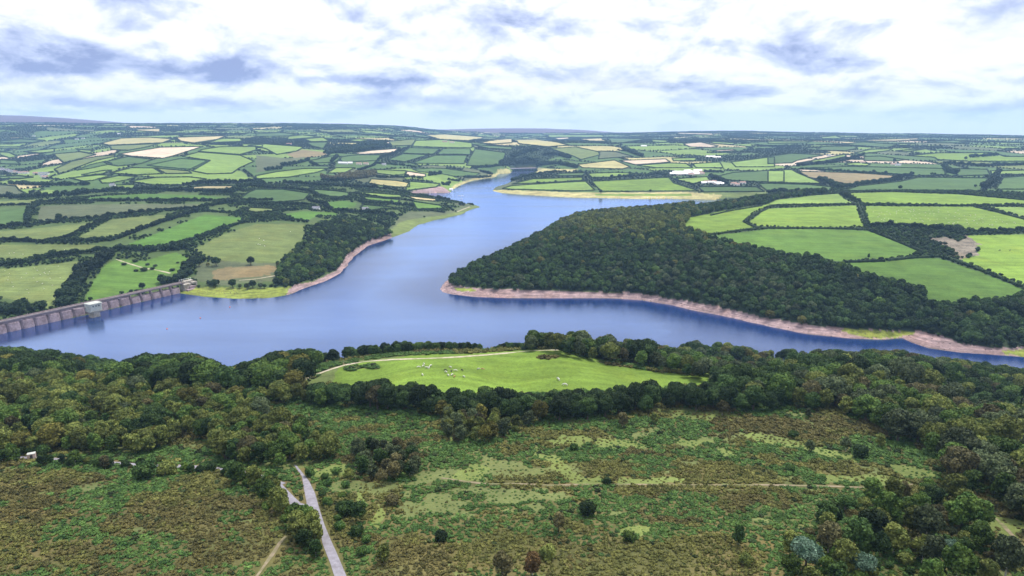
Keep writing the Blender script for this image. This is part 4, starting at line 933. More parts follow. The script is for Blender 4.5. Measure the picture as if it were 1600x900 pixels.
# lone trees and shrubs of the heath, one by one (photo pixel of the foot)
LONE = [
 (873,832,'column',0,'brown',1.0,'dark narrow brownish tree standing alone on the heath below the path'),(918,806,'shrub',0,'dark',1.45,'wide dark bush on the heath just below the bend of the path'),
 (949,757,'shrub',1,'dark',.85,'small dark bush on the path where the grassy strip ends'),(897,704,'shrub',0,'deep',.95,'small round bush on the grass between the clearings'),
 (982,846,'shrub',1,'mid',1.0,'small round light green tree in a bare patch of heath'),(1153,853,'column',1,'deep',.95,'upright dark green tree alone at the right of the heath'),
 (1166,882,'shrub',0,'olive',1.0,'small olive bush just below the upright dark tree'),(857,872,'shrub',1,'olive',1.2,'pale olive bush left of the bottom centre of the heath'),
 (786,904,'birch',2,'brown',.8,'brown round bush at the bottom edge right of the road'),(832,900,'birch',1,'rust',.72,'reddish brown bush at the bottom edge next to the brown one'),
 (1262,654,'column',0,'grey',.8,'thin grey green tree at the upper right of the heath'),(1265,707,'birch',3,'grey',.6,'greyish round tree on the right grassy streak'),
 (1240,685,'shrub',0,'deep',1.1,'deep green bush above the right grassy streak'),(1345,716,'shrub',1,'dark',1.7,'dark round tree beside the right grassy streak'),
 (1321,706,'birch',0,'grey',.66,'grey green tree touching the dark round one'),(1374,700,'birch',1,'olive',.7,'olive tree on the grassy edge of the right wood'),
 (1235,737,'shrub',0,'deep',.9,'lonely deep green bush above the right part of the path'),(656,648,'birch',2,'olive',.5,'small olive tree below the middle of the tree belt'),
 (713,690,'shrub',1,'brown',1.0,'little brown bush among the bracken left of centre'),(545,752,'birch',0,'olive',.55,'olive tree by the grass right of the road end'),
 (541,805,'shrub',0,'deep',1.5,'rounded deep green bush right of the road fork'),(560,838,'shrub',1,'deep',1.1,'smaller deep green bush below the rounded one'),
 (612,790,'shrub',0,'brown',1.2,'brownish bush beside the small grassy hollow'),(690,845,'shrub',0,'dark',1.0,'low dark green shrub in the lower middle heath'),
 (600,880,'birch',3,'olive',.6,'olive bush near the bottom right of the road'),(775,665,'birch',1,'olive',.75,'olive birch at the right end of the birch clump'),
 (640,745,'birch',0,'deep',.62,'deep green birch at the right of the small clump'),(494,872,'birch',2,'deep',.6,'bush overhanging the left edge of the road'),
 (424,768,'birch',2,'mid',.85,'light green round tree at the end of the lane'),(230,748,'shrub',0,'deep',2.0,'wide green bush below the left lane'),(262,742,'shrub',1,'olive',1.7,'olive bush below the left lane'),
 (20,722,'birch',0,'mid',.8,'green tree at the left edge above the lane'),(165,733,'birch',1,'brown',.6,'yellow brown tree growing in front of the left lane'),(118,728,'birch',3,'mid',.7,'green tree half hiding the left lane'),
 (68,728,'birch',2,'deep',.62,'dark tree in front of the left end of the lane'),(1258,892,'pine',0,'blue',.92,'blue green flat topped pine at the bottom right'),(1345,905,'pine',0,'blue',.75,'second blue green pine low at the bottom edge'),
 (1485,868,'pine',0,'blue',.5,'small blue green pine among the right bushes'),(1320,800,'pine',0,'bracken',.62,'bright green layered pine above the dark thicket tree'),(1362,848,'oak',2,'dark',.82,'big very dark tree in the middle of the bottom right thicket'),
 (1455,792,'oak',1,'deep',.62,'deep green round tree where the path meets the right wood'),(1290,830,'birch',2,'brown',.7,'brown bush beside the layered pine'),(1160,600,'oak',3,'olive',.85,'olive round tree at the right tip of the pasture'),
 (973,668,'birch',1,'brown',.78,'brown round tree in front of the tree belt'),(1022,662,'birch',3,'olive',.6,'small olive tree just right of the brown round tree'),(1128,650,'birch',0,'brown',.85,'brownish tree at the right end of the tree belt'),
 (1330,870,'birch',1,'rust',.55,'rust coloured bush in the bottom right thicket'),(1440,880,'birch',0,'olive',.85,'olive birch near the bottom right corner'),(1570,880,'oak',0,'dark',.62,'very dark round tree in the bottom right corner')]
for px, py, sp, k, c_, s, lab in LONE:
    x, y = raycast(px, py); k = k % (1 if sp == 'pine' else 2 if sp in ('shrub', 'column') else 4)
    nm = {'oak': 'broadleaf_tree', 'birch': 'birch_tree', 'shrub': 'shrub', 'pine': 'pine_tree', 'column': 'narrow_tree'}[sp]
    place_tree(x, y, sp, k, c_, s, lab, None, nm, 'shrub' if sp == 'shrub' else 'tree', 1.0)
# ------------------------------------------------------------------ heath cover
def heath_ok(X, Y):
    r_ = np.hypot(X, Y); c_, _, _ = cls_at(X, Y); az = np.arctan2(X, Y)
    rg = np.random.default_rng(3); u_ = rg.random(X.shape)
    return (r_ > 100) & (r_ < 520) & (abs(az) < R(55)) & (sdist(X, Y) > 3) & ((c_ == 0) | ((c_ == 5) & (u_ < .28))) & ~onroad(X, Y)
hp = darts(heath_ok, (-400, 400), (62, 420), lambda X, Y: np.clip(np.hypot(X, Y) / 185, .85, 1.9) * 1.0, 400000, 9)
hx, hy = hp[:, 0], hp[:, 1]; hz_ = height(hx, hy); hpx, hpy = proj(hx, hy, hz_)
nz = fbm(hx / 24, hy / 17, 91, 4); nz2 = fbm(hx / 9, hy / 8, 95, 3); nz3 = fbm(hx / 50, hy / 30, 98, 2)
gb = nz + .35 * (nz2 - .5) + .05 * sstep(430, 560, hpx) * (1 - sstep(700, 900, hpx)) + .06 * sstep(560, 500, -hpx * 0 + hpy - 80) * 0 - .05 * (hpx < 430) + .05 * ((hpy < 700) & (hpx > 380) & (hpx < 640)) - .04 * ((hpy > 750) & (hpx > 620) & (hpx < 900))
gb = gb + rng.normal(size=len(hx)) * .022; nz3 = nz3 + rng.normal(size=len(hx)) * .03
ty = np.where(gb > .525, 0, np.where(nz3 + .5 * (nz2 - .5) > .55, 1, 2)); ty = np.where((vn(hx * 3, hy * 3, 5) > .9), 3, ty)
hr = np.hypot(hx, hy); ss = np.clip(hr / 185, .8, 2) * rng.uniform(.55, 1.15, len(hx)); ss = np.where(cls_at(hx, hy)[0] == 5, ss * .5, ss)
ixp = ty * 3 + rng.integers(0, 3, len(hx))
rows = np.stack([hx, hy, hz_ - .08, ss, rng.uniform(0, 6.28, len(hx)), ixp, ss * rng.uniform(.7, 1.2, len(hx)) * np.where(ty == 0, .75, .9)], 1)
for t_, nm, lab in ((0, 'bracken', 'bright green bracken covering parts of the foreground heath'), (1, 'heather', 'low brown heather spreading over the foreground heath'),
                    (2, 'gorse', 'olive gorse and rough grass tufts over the foreground heath'), (3, 'scrub', 'small dark tufts dotted among the bracken and heather')):
    s_ = rows[ty == t_].copy(); s_[:, 5] -= t_ * 3
    stuff(nm, lab, nm, s_, [(CL[k], LM[('bracken', 'heather', 'gorse', 'scrubdk')[t_]]) for k in range(3)])
# ------------------------------------------------------------------ headland wood and the wood on the west shore
HEAD = world([(698,437),(706,446),(712,449),(740,452),(800,453),(880,456),(950,458),(1000,459),(1050,468),(1100,476),(1150,486),(1200,498),(1250,507),(1300,513),(1400,517),(1450,520),(1500,533),(1540,542),(1600,543),(1900,549),
              (1900,470),(1750,462),(1600,468),(1570,472),(1520,479),(1475,480),(1446,478),(1438,458),(1400,446),(1360,438),(1330,428),(1280,411),(1230,402),(1160,389),(1110,376),(1066,362),(1068,346),(1085,339),(1130,327),(1180,318),(1230,311),(1262,305)], True, 6)
azh, rh = rline([(690,447),(706,446),(740,450),(800,452),(880,455),(950,457),(1000,458),(1050,467),(1068,470)])
azb, rb = rline([(1085,340),(1130,327),(1180,318),(1230,311),(1262,305)])
def head_ok(X, Y):
    az = np.arctan2(X, Y); r_ = np.hypot(X, Y); sd = sdist(X, Y)
    a_ = pip(X, Y, HEAD) & (sd > 5)
    b_ = (az > azh[0]) & (az < AZP(1068)) & (r_ > np.interp(az, azh, rh)) & (r_ < 1560) & (sd > 7)
    c_ = (az >= AZP(1062)) & (az < AZP(1262)) & (r_ > np.interp(az, azb, rb)) & (r_ < np.interp(az, azb, rb) + 130) & (sd > 7)
    cl_, _, _ = cls_at(X, Y)
    return (a_ | b_ | c_) & (cl_ != 3) & (cl_ != 1)
tp = darts(head_ok, (-140, 900), (520, 1750), lambda X, Y: 6.4 + 2.0 * sstep(700, 1300, np.hypot(X, Y)), 330000, 13)
tz = height(tp[:, 0], tp[:, 1]); tx_, ty_ = proj(tp[:, 0], tp[:, 1], tz)
nn_ = fbm(tp[:, 0] / 90, tp[:, 1] / 90, 101, 3); uu = rng.random(len(tp))
sunlit = np.exp(-(((tx_ - 1000) / 110) ** 2 + ((ty_ - 352) / 26) ** 2)) * 1.1 + np.exp(-(((tx_ - 900) / 70) ** 2 + ((ty_ - 350) / 15) ** 2)) * .5  # extra olive crowns put the golden light on the upper slope into colour
vv = uu * .5 + nn_ * .7
ci = np.where(vv < .50, 0, np.where(vv < .68, 1, np.where(vv < .80, 2, 3)))
ci = np.where(uu < sunlit * .8, 4, ci); ci = np.where((uu > .985), 5, ci); ci = np.where((uu > .955) & (uu <= .985), 6, ci)
ci = np.where((tx_ < 760) & (ci > 2), 1, ci)
ck = ['dark', 'deep', 'deep', 'grey', 'olive', 'yellow', 'mid']
sc_ = rng.uniform(.68, 1.08, len(tp)); edge = sstep(3, 20, sdist(tp[:, 0], tp[:, 1])); sc_ *= .8 + .2 * edge
# the headland's nearest, largest-looking trees stand as things of their own on its edge
rowsH = np.stack([tp[:, 0], tp[:, 1], tz - .4, sc_, rng.uniform(0, 6.28, len(tp)), ci * 4 + rng.integers(0, 4, len(tp)), sc_ * rng.uniform(.85, 1.15, len(tp))], 1)
stuff('headland_wood', 'dense dark broadleaf wood covering the headland and the far bank', 'woodland', rowsH, [(MID[k], LM[c_]) for c_ in ck for k in range(4)])
WEST = world([(432,446),(432,430),(440,420),(455,400),(480,380),(500,352),(560,348),(600,362),(614,368),(600,374),(575,383),(552,396),(540,405),(528,420),(495,432),(470,440),(455,447)])
tp = darts(lambda X, Y: pip(X, Y, WEST) & (sdist(X, Y) > 8), (-520, 0), (600, 1400), lambda X, Y: X * 0 + 7.0, 90000, 17)
tz = height(tp[:, 0], tp[:, 1]); tx_, ty_ = proj(tp[:, 0], tp[:, 1], tz); uu = rng.random(len(tp))
ci = np.where(uu < .30, 0, np.where(uu < .65, 1, np.where(uu < .95, 2, 3))); ci = np.where((ty_ < 385) & (uu < .75), 0, ci); sc_ = rng.uniform(.75, 1.1, len(tp))
stuff('shore_wood', 'rounded green broadleaf wood on the western shore', 'woodland', np.stack([tp[:, 0], tp[:, 1], tz - .4, sc_, rng.uniform(0, 6.28, len(tp)), ci * 4 + rng.integers(0, 4, len(tp)), sc_], 1),
      [(MID[k], LM[c_]) for c_ in ('dark', 'deep', 'mid', 'olive') for k in range(4)])
# ------------------------------------------------------------------ hedgerows
def resample(w, step, closed=False):
    if closed: w = np.concatenate([w, w[:1]])
    seg = np.hypot(*np.diff(w, axis=0).T); d = np.r_[0, np.cumsum(seg)]; n = max(3, int(d[-1] / step)); t = np.linspace(0, d[-1], n)
    return np.stack([np.interp(t, d, w[:, 0]), np.interp(t, d, w[:, 1])], 1)
def treeline(t, pts, rad, label, group=None, c='hedge', rows=1, proto=None, hs=1.0, name='hedgerow', cat='hedgerow', step=1.0):
    w = world(tl(t, pts), False, 5); w = w[np.hypot(w[:, 0], w[:, 1]) > 300]; Vs = []; Ts = []; o = 0; rg = np.random.default_rng(len(w) * 7 + int(abs(w[0, 0])))
    PR = proto or LOW
    for row in range(rows):
        q = resample(w, rad * 1.15 * step); g_ = np.gradient(q, axis=0); g_ /= np.linalg.norm(g_, axis=1, keepdims=True) + 1e-9
        q = q + np.stack([-g_[:, 1], g_[:, 0]], 1) * (row - (rows - 1) / 2) * rad * 1.3 + rg.normal(size=q.shape) * rad * .22
        hz_ = height(q[:, 0], q[:, 1]); sd_ = sdist(q[:, 0], q[:, 1])
        for (x, y), z, sd0 in zip(q, hz_, sd_):
            if sd0 < 3: continue
            V, T = PR[rg.integers(0, len(PR))]; s = rad / 5 * rg.choice([.7, .85, 1, 1.0, 1.15, 1.35]); a = rg.uniform(0, 6.28); c_, s_ = math.cos(a), math.sin(a)
            X = (V[:, 0] * c_ - V[:, 1] * s_) * s; Y = (V[:, 0] * s_ + V[:, 1] * c_) * s
            Vs.append(np.stack([X + x, Y + y, V[:, 2] * s * hs * rg.uniform(.85, 1.15) + z - .3], 1)); Ts.append(T + o); o += len(V)
    if not Vs: return
    V = np.concatenate(Vs); c0 = V.mean(0); c0[2] = V[:, 2].min()
    return tag(link(name, mesh_np(name, V - c0, np.concatenate(Ts), [LM[c]]), None, c0), label, cat, group)
def strip(w, wid, hgt, label, group=None, c='hedge', closed=False, gaps=0, name='hedge'):
    q = resample(w, max(2.0, wid * .9), closed); n = len(q); g_ = np.gradient(q, axis=0); g_ /= np.linalg.norm(g_, axis=1, keepdims=True) + 1e-9
    nn = np.stack([-g_[:, 1], g_[:, 0]], 1); rg = np.random.default_rng(n + int(abs(w[0, 0]))); z = height(q[:, 0], q[:, 1])
    prof = np.array([(-.5, -.15), (-.55, .45), (-.3, .9), (.05, 1.0), (.35, .85), (.55, .4), (.5, -.15)]); V = []
    amp_ = rg.uniform(.75, 1.25, n)
    for k, (a, h) in enumerate(prof):
        jw = wid * a * rg.uniform(.7, 1.35, n) * amp_; jh = hgt * h * rg.uniform(.8, 1.2, n) * amp_ if h > 0 else np.full(n, h * hgt)
        V.append(np.stack([q[:, 0] + nn[:, 0] * jw, q[:, 1] + nn[:, 1] * jw, z + jh], 1))
    V = np.stack(V, 1).reshape(-1, 3); K = len(prof); i = np.arange(n - 1)[:, None] * K + np.arange(K - 1)[None]; i = i.ravel()
    Q_ = np.stack([i, i + 1, i + K + 1, i + K], 1)
    sp_ = resample(w, max(1.2, wid * .5), closed); zc_ = height(sp_[:, 0], sp_[:, 1]); m_ = len(sp_)
    Pp = np.stack([sp_[:, 0] + rg.normal(size=m_) * wid * .3, sp_[:, 1] + rg.normal(size=m_) * wid * .3, zc_ + hgt * rg.uniform(.5, 1.2, m_)], 1)
    Nn_ = rg.normal(size=(m_, 3)); Nn_[:, 2] += 1; Nn_ /= np.linalg.norm(Nn_, axis=1, keepdims=True); cv, ct = card_mesh(Pp, Nn_, np.full(m_, wid * .42), rg)
    T = np.concatenate([Q_[:, [0, 1, 2]], Q_[:, [0, 2, 3]], ct + len(V)]); V = np.concatenate([V, cv]); c0 = V.mean(0); c0[2] = V[:, 2].min()
    return tag(link(name, mesh_np(name, V - c0, T, [LM[c]]), None, c0), label, 'hedge', group)
def hedge(t, pts, wid, hgt, label, group=None, c='hedge'):
    w = world(tl(t, pts), False, 5); return strip(w, wid, hgt, label, group, c)
TLN = [
 ('A',[(-300,745),(0,740),(200,728),(350,712),(420,695),(560,692),(680,672),(860,655),(1000,642),(1240,625)],4.2,'long bushy hedgerow above the two slanting olive fields at the left'),
 ('A',[(1240,625),(1340,605),(1420,590),(1600,600),(1720,612)],5,'thick hedgerow joining the top corner of the bright slanting field'),
 ('A',[(-300,825),(0,825),(280,837),(380,815),(440,800),(540,750),(620,710),(690,680)],3.6,'hedgerow between the two slanting olive fields at the left'),
 ('A',[(280,840),(460,832),(700,825),(760,805)],4.2,'bushy hedgerow under the second slanting olive field'),
 ('A',[(760,805),(900,752),(1050,700),(1240,640)],4.0,'hedgerow along the upper left side of the bright slanting field'),
 ('A',[(1240,640),(1400,650),(1600,672),(1700,690)],3.4,'hedgerow along the top of the bright slanting field'),
 ('A',[(-300,612),(0,610),(200,600),(260,588)],4,'hedgerow at the left edge below the pale strip field'),
 ('A',[(260,585),(440,580),(680,580),(1000,578),(1380,580),(1600,572),(1700,575)],4.2,'long level hedgerow under the bright strip field at the left'),
 ('A',[(170,705),(185,660),(200,630),(240,600)],6,'wide clump of trees dividing two level fields at the left edge'),
 ('A',[(440,545),(560,530),(700,517),(900,510),(1150,518),(1440,528)],7,'tall dark belt of trees above the bright strip field'),
 ('A',[(1440,530),(1500,500),(1560,482),(1650,470)],6.5,'tall dark tree belt rising towards the brown wood'),
 ('A',[(0,562),(180,562),(300,550),(430,547)],6.5,'dark wooded bank at the left edge beside the belt'),
 ('A',[(960,882),(1060,855),(1180,830),(1350,770),(1480,725),(1600,690)],3.4,'hedgerow between the bright slanting field and the rough olive field'),
 ('A',[(60,472),(200,478),(350,482),(550,478)],6,'dark line of trees below the western village'),
 ('A',[(1150,478),(1320,465),(1480,462),(1640,462)],6,'dark tree line above the straw strip left of the brown wood'),
 ('E',[(-300,190),(0,182),(180,170),(250,145),(330,125)],4.5,'hedgerow above the sheep field at the left edge'),
 ('E',[(330,125),(460,110),(620,98),(660,85)],5,'thick hedgerow between the sheep field and the level olive field'),
 ('E',[(650,95),(720,85),(850,85),(950,92),(1060,85),(1150,72),(1200,90)],5,'thick dark hedgerow above the bright field by the dam'),
 ('E',[(400,432),(425,400),(450,350),(480,300)],6.5,'wide dark tree strip running down to the dam beside the sheep field','x2'),
 ('E',[(480,300),(510,240),(540,210),(600,190),(650,150),(680,115)],6.5,'upper half of the wide dark tree strip beside the sheep field','x2'),
 ('E',[(-40,480),(0,470),(100,478),(180,470),(255,458)],6.5,'dark trees standing below the sheep field behind the dam','x2'),
 ('E',[(1020,292),(1090,278),(1140,262),(1170,230)],5,'dark trees standing behind the end of the dam','x2'),
 ('E',[(1165,225),(1180,180),(1210,160),(1270,150)],5,'dark trees between the bright field and the rough ground by the dam','x2'),
 ('B',[(-20,490),(150,502),(330,514),(400,552)],5,'dark hedgerow curving over the deep green field'),
 ('B',[(180,467),(400,482),(560,490)],6.5,'dark trees below the brown wood, left part'),
 ('B',[(560,490),(700,495),(860,508)],6.5,'dark trees below the brown wood, right part'),
 ('B',[(860,510),(1000,540),(1150,562),(1200,575)],3.4,'hedge line running down to the point of land'),
 ('B',[(-20,600),(150,602),(330,602)],4.5,'hedgerow below the deep green field'),
 ('B',[(330,575),(360,585),(420,600),(470,635)],5.5,'cluster of dark trees right of the deep green field'),
 ('B',[(480,572),(580,558),(640,560)],4.5,'short hedgerow above a small bright green field'),
 ('B',[(620,530),(800,562),(920,570),(980,580)],3.2,'hedge between two narrow fields by the water'),
 ('B',[(640,580),(680,592),(850,598),(990,612)],5,'dark trees and bushes in the fields by the water'),
 ('B',[(-20,680),(60,690),(130,692),(320,712)],4.5,'hedgerow along the top of the rough olive field'),
 ('B',[(60,655),(100,648),(160,640),(280,632)],4,'hedgerow on the upper side of the small bright triangle field'),
 ('B',[(510,640),(600,650),(700,655)],6,'group of dark trees above the shore wood'),
 ('B',[(700,655),(800,660),(870,680)],6,'dark trees at the head of the grassy shore'),
 ('B',[(700,700),(760,712),(830,735)],5,'low trees on the bank above the pink shore'),
 ('B',[(420,440),(500,445),(600,440),(740,420)],8,'broad brown wood on the hillside','brown'),
 ('B',[(540,425),(640,410),(740,405)],7,'brown treetops at the back of the hillside wood','brown'),
 ('B',[(420,450),(470,455),(540,452)],7,'dark left part of the hillside wood'),
 ('B',[(760,432),(860,432),(950,428),(1040,440)],6,'row of separate round trees behind the caravan meadow'),
 ('B',[(1080,418),(1150,408)],7,'pair of tall trees above the boat shore'),
 ('B',[(1165,475),(1210,478)],7,'dark round trees at the boat shore'),
 ('B',[(1200,445),(1270,455)],5,'low trees at the boat shore'),
 ('B',[(1300,430),(1400,432),(1470,425)],5,'bushes along the straw coloured bank'),
 ('B',[(1195,375),(1290,382)],5,'dark block of conifers on the bank'),
 ('B',[(1350,372),(1450,365),(1540,355)],6,'dark trees above the straw coloured bank'),
 ('B',[(1405,395),(1450,405),(1475,415)],6,'dark round trees by the narrow water'),
 ('B',[(1140,566),(1200,575)],6.5,'round dark trees on the point of land'),
 ('B',[(1275,602),(1300,606)],6,'single dark tree on the tip of land'),
 ('B',[(1040,630),(1100,640),(1180,650)],2.6,'dark gorse hedge on the rough point'),
 ('B',[(1180,600),(1215,625),(1235,638)],3,'short dark hedge running across the rough point'),
 ('B',[(165,360),(250,345),(330,325)],7,'dark wooded gully on the moor edge'),
 ('B',[(60,388),(160,378)],7,'small dark wood on the hillside'),
 ('B',[(640,388),(740,355),(780,305),(900,265),(960,240)],5,'line of trees climbing to the square green fields'),
 ('B',[(745,342),(900,355),(1000,368)],6,'dark trees around the hillside houses'),
 ('B',[(340,340),(380,355)],6,'few trees left of the long shed'),
 ('B',[(470,335),(510,300)],7,'dark copse left of the hillside field'),
 ('B',[(440,280),(600,270),(830,235)],9,'blue dark plantation on the far hillside','x3'),
 ('B',[(480,270),(640,240),(800,215)],9,'upper rows of the blue dark plantation','x3'),
 ('B',[(1540,350),(1600,330),(1690,330)],9,'dark wooded hill left of the bridge','x3'),
 ('C',[(0,300),(80,270),(150,260)],9,'wooded hill behind the bridge, left part','x3'),
 ('C',[(0,340),(60,335),(160,330)],8,'wooded bank by the bridge','x3'),
 ('C',[(160,350),(300,345),(400,370)],7,'scattered trees on the slope right of the bridge','x2'),
 ('C',[(200,290),(280,285),(360,310)],7,'dark wood along the brow right of the bridge','x2'),
 ('C',[(0,455),(60,430),(180,405),(330,395)],5.5,'band of trees round the left side of the far fields'),
 ('C',[(620,432),(700,425),(800,422)],5,'clump of trees between two far pastures'),
 ('C',[(840,420),(900,410),(960,415)],5,'trees left of the pale farm'),
 ('C',[(1230,425),(1290,445),(1350,470)],6,'dark trees between the two farms'),
 ('C',[(1200,395),(1320,400)],5,'trees right of the pale farm'),
 ('C',[(700,255),(760,280),(810,298)],8,'steep dark wood in a far valley','x2'),
 ('D',[(200,378),(300,380),(430,390),(560,402),(740,412)],4,'bushy hedgerow above the brown field'),
 ('D',[(310,440),(380,465),(440,495)],6,'dark trees at the lower corner of the brown field'),
 ('D',[(440,495),(520,485),(560,480),(640,462),(780,452)],5,'dark hedgerow below the brown field'),
 ('D',[(780,450),(830,425),(900,418)],5.5,'bushes at the right end of the brown field'),
 ('D',[(1100,370),(1130,400),(1180,410)],8,'tall dark trees between the deep green fields'),
 ('D',[(1350,500),(1390,470),(1420,430),(1440,405)],7,'line of big trees at the far right'),
 ('D',[(1100,345),(1200,350),(1330,360),(1600,352),(1700,352)],6,'long dark tree line below the sunny far field','x2'),
 ('D',[(1020,415),(1080,418)],5,'trees left of the tall dark trees'),
 ('D',[(1270,305),(1340,300),(1430,292)],7,'dark clump on the sunny far field'),
 ('D',[(180,360),(260,352),(400,340),(500,320),(600,290)],6,'tree line curving up the far slope'),
 ('D',[(0,530),(80,522),(160,530),(250,525)],6,'trees along the brow at the end of the headland wood'),
 ('D',[(640,740),(760,735),(900,748),(1000,755),(1180,772)],4,'upper edge of the dark scrub copse between the right fields'),
 ('D',[(1180,775),(1300,770),(1430,775)],3.2,'bushy hedge above the right corner field'),
 ('D',[(1450,770),(1600,765),(1800,765)],3.4,'bushy hedge running out at the right edge'),
 ('D',[(450,535),(500,555),(570,580)],3.2,'bushy hedge between two lime fields'),
 ('E',[(1310,300),(1350,305)],4.2,'dark conifer on the grass by the dam end'),
]
for it in TLN:
    t, pts, rad, lab = it[:4]; ex = it[4] if len(it) > 4 else ''
    r0 = 1.0
    treeline(t, pts, rad * (.84 if t in 'AE' else .78 if t == 'B' and rad < 8 else .92), lab, None, 'brown' if ex == 'brown' else 'hedge', {'x2': 2, 'x3': 3, 'brown': 2}.get(ex, 1))
for pts, wid, hgt, lab in (
 ([(1205,321.5),(1250,320),(1340,319.5),(1480,321.8),(1700,322.5)],3,2.6,'thin dark hedge crossing the right fields under the top strip'),
 ([(1265,305.5),(1310,302),(1325,301)],2.6,2.2,'thin hedge on the brow at the end of the headland wood'),
 ([(1327,301),(1400,299),(1500,303),(1600,313),(1700,320)],3,2.6,'thin hedge along the brow above the top lime strip'),
 ([(1341,319),(1346,332),(1356,355)],3.4,2.4,'short hedge between the lime field and the sheep field'),
 ([(1100,368),(1125,365),(1160,360),(1200,357),(1270,357),(1355,359)],3,2.4,'dark hedge along the top of the big sloping field'),
 ([(1355,359),(1400,377),(1450,398),(1470,402)],3.6,3,'hedge on the lower left side of the scrub copse'),
 ([(1319,410),(1350,409.5),(1381,408.5)],3.2,2.8,'short clipped hedge left of the field gate gap'),
 ([(1386,407.5),(1420,404),(1465,401.5)],3.2,2.8,'short clipped hedge right of the field gate gap'),
 ([(1470,402),(1500,411),(1540,426),(1600,450),(1700,488)],3.4,3,'dark hedge running down to the right edge of the picture'),
 ([(1162,347),(1170,341),(1185,333),(1202,325)],3,2.4,'hedge on the left side of the middle lime field'),
 ([(1162,347),(1172,352),(1184,357)],3,2.4,'short hedge at the corner of the bright lime field'),
 ([(1190,322),(1140,330),(1110,337)],2.6,2,'faint hedge at the top of the bright lime field'),
 ([(1522,323.5),(1560,332),(1600,343),(1700,363)],3,2.6,'hedge slanting down to the right from the sheep field')):
    hedge('', pts, wid, hgt, lab)
def where(px, py):
    if py < 222: return ('on the western skyline' if px < 520 else 'on the skyline above the bridge' if px < 1000 else 'on the eastern skyline')
    if px < 400: return 'on the slopes beyond the western village' if py < 290 else 'behind the western tree belts'
    if px < 800: return 'on the hillside above the boat shore' if py < 285 else 'near the point of land'
    if px < 1120: return 'between the bridge and the pale farm' if py < 272 else 'along the shore facing the headland'
    return 'on the far slopes beyond the brown field' if py < 262 else 'round the brown field'
for t, c, e, ip, w in FP:
    if e != 'h' or len(w) < 4: continue
    cpx = sum(p[0] for p in ip) / len(ip); cpy = sum(p[1] for p in ip) / len(ip); r0 = float(np.hypot(*w.mean(0)))
    if not -60 < cpx < 1660: continue
    sc0 = 1 + max(0, (r0 - 2500)) / 4500
    wh = where(cpx, cpy); lab = f'dark hedge enclosing the {WORD.get(c, "green")} field {wh}'
    gr_ = f'hedges enclosing {WORD.get(c, "green")} fields {wh}'
    strip(w, 2.7 * sc0, (2.0 + r0 * .0003) * sc0, lab, gr_, closed=True)
# trees standing alone in the middle distance
for t, px, py, s, c, k, lab in (
 ('C',555,530,1.0,'dark',0,'dark round tree at the foot of the slanting far hedge'),('C',865,522,.75,'dark',1,'smaller round tree on the shore hedge facing the headland'),
 ('C',272,464,.8,'dark',2,'round tree on the hedge between two left far pastures'),('C',158,466,.7,'dark',3,'leftmost round tree in the far pastures'),('C',1128,480,.7,'dark',0,'round tree on the hedge below the pale farm'),
 ('C',460,440,1.0,'dark',1,'tree where four far pastures meet'),('C',515,440,.8,'dark',2,'tree just right of the meeting far pastures'),('C',505,480,.7,'dark',3,'small tree on the slanting far hedge'),
 ('D',660,405,1.1,'dark',0,'big round tree on the hedge above the brown field'),('D',735,410,1.0,'dark',1,'round tree right of the big one above the brown field'),('D',595,405,.7,'dark',2,'small tree left of the big one above the brown field'),
 ('D',1295,492,.7,'dark',3,'small lone tree in the far right deep green field'),('D',790,330,1.1,'dark',0,'round tree by the far cottages'),('D',825,505,.9,'dark',1,'bush clump on the brow above the top lime strip'),
 ('D',1235,320,1.2,'dark',2,'round tree at the left of the clump on the sunny far field'),('D',350,478,.8,'dark',3,'tree at the foot of the brown field'),
 ('E',1352,182,1.05,'dark',0,'big very dark round tree on the rough ground by the dam'),('E',1568,176,1.0,'dark',1,'big dark round tree between the rough ground and the olive field'),('E',1300,186,.5,'yellow',2,'small yellow tree beside the big dark round tree'),
 ('E',1245,185,1.0,'dark',3,'dark tree touching the trees left of the yellow one'),('E',890,328,.72,'dark',2,'lone dark round tree on the bright field by the dam'),('F',140,190,.55,'yellow',0,'small yellow green bush at the corner of the shore wood'),
 ('E',1340,318,.85,'dark',1,'dark pointed tree nearest the dam on the grassy shore'),('E',1455,318,.95,'deep',3,'second dark tree on the grassy shore'),('E',1500,322,.5,'grey',0,'pale grey bush between the shore trees'),
 ('E',1545,330,.7,'grey',1,'grey green bush low on the grassy shore'),('E',1580,320,.85,'dark',2,'dark tree at the right of the shore row'),('F',30,322,.62,'grey',3,'grey tree right of the shore row'),('F',55,322,.5,'deep',0,'round bush at the right end of the shore row'),
 ('F',100,312,.35,'mid',1,'small low bush below the shore track'),('E',1660,322,.0,'dark',0,''),
 ('A',1065,698,1.0,'dark',0,'tall round tree standing out of the hedge above the bright slanting field'),('A',370,700,1.1,'dark',1,'big round tree in the hedgerow at the left'),
 ('D',635,148,.0,'dark',0,'')):
    if s == 0: continue
    (px, py), = tl(t, [(px, py)]); x, y = raycast(px, py); place_tree(x, y, 'oak', k, c, s, lab, None, 'broadleaf_tree', 'tree', 1.0)
for px, py, sp, s, lab in ((1283,407,'column',.9,'small upright tree on the edge of the headland wood'),(1357,404,'column',1.0,'small tree on the hedge left of the gate gap'),(1433,401,'shrub',2.3,'small spreading tree on the hedge right of the gate gap')):
    x, y = raycast(px, py); place_tree(x, y, sp, 0, 'dark', s, lab, None, 'small_tree', 'tree', 1.0)
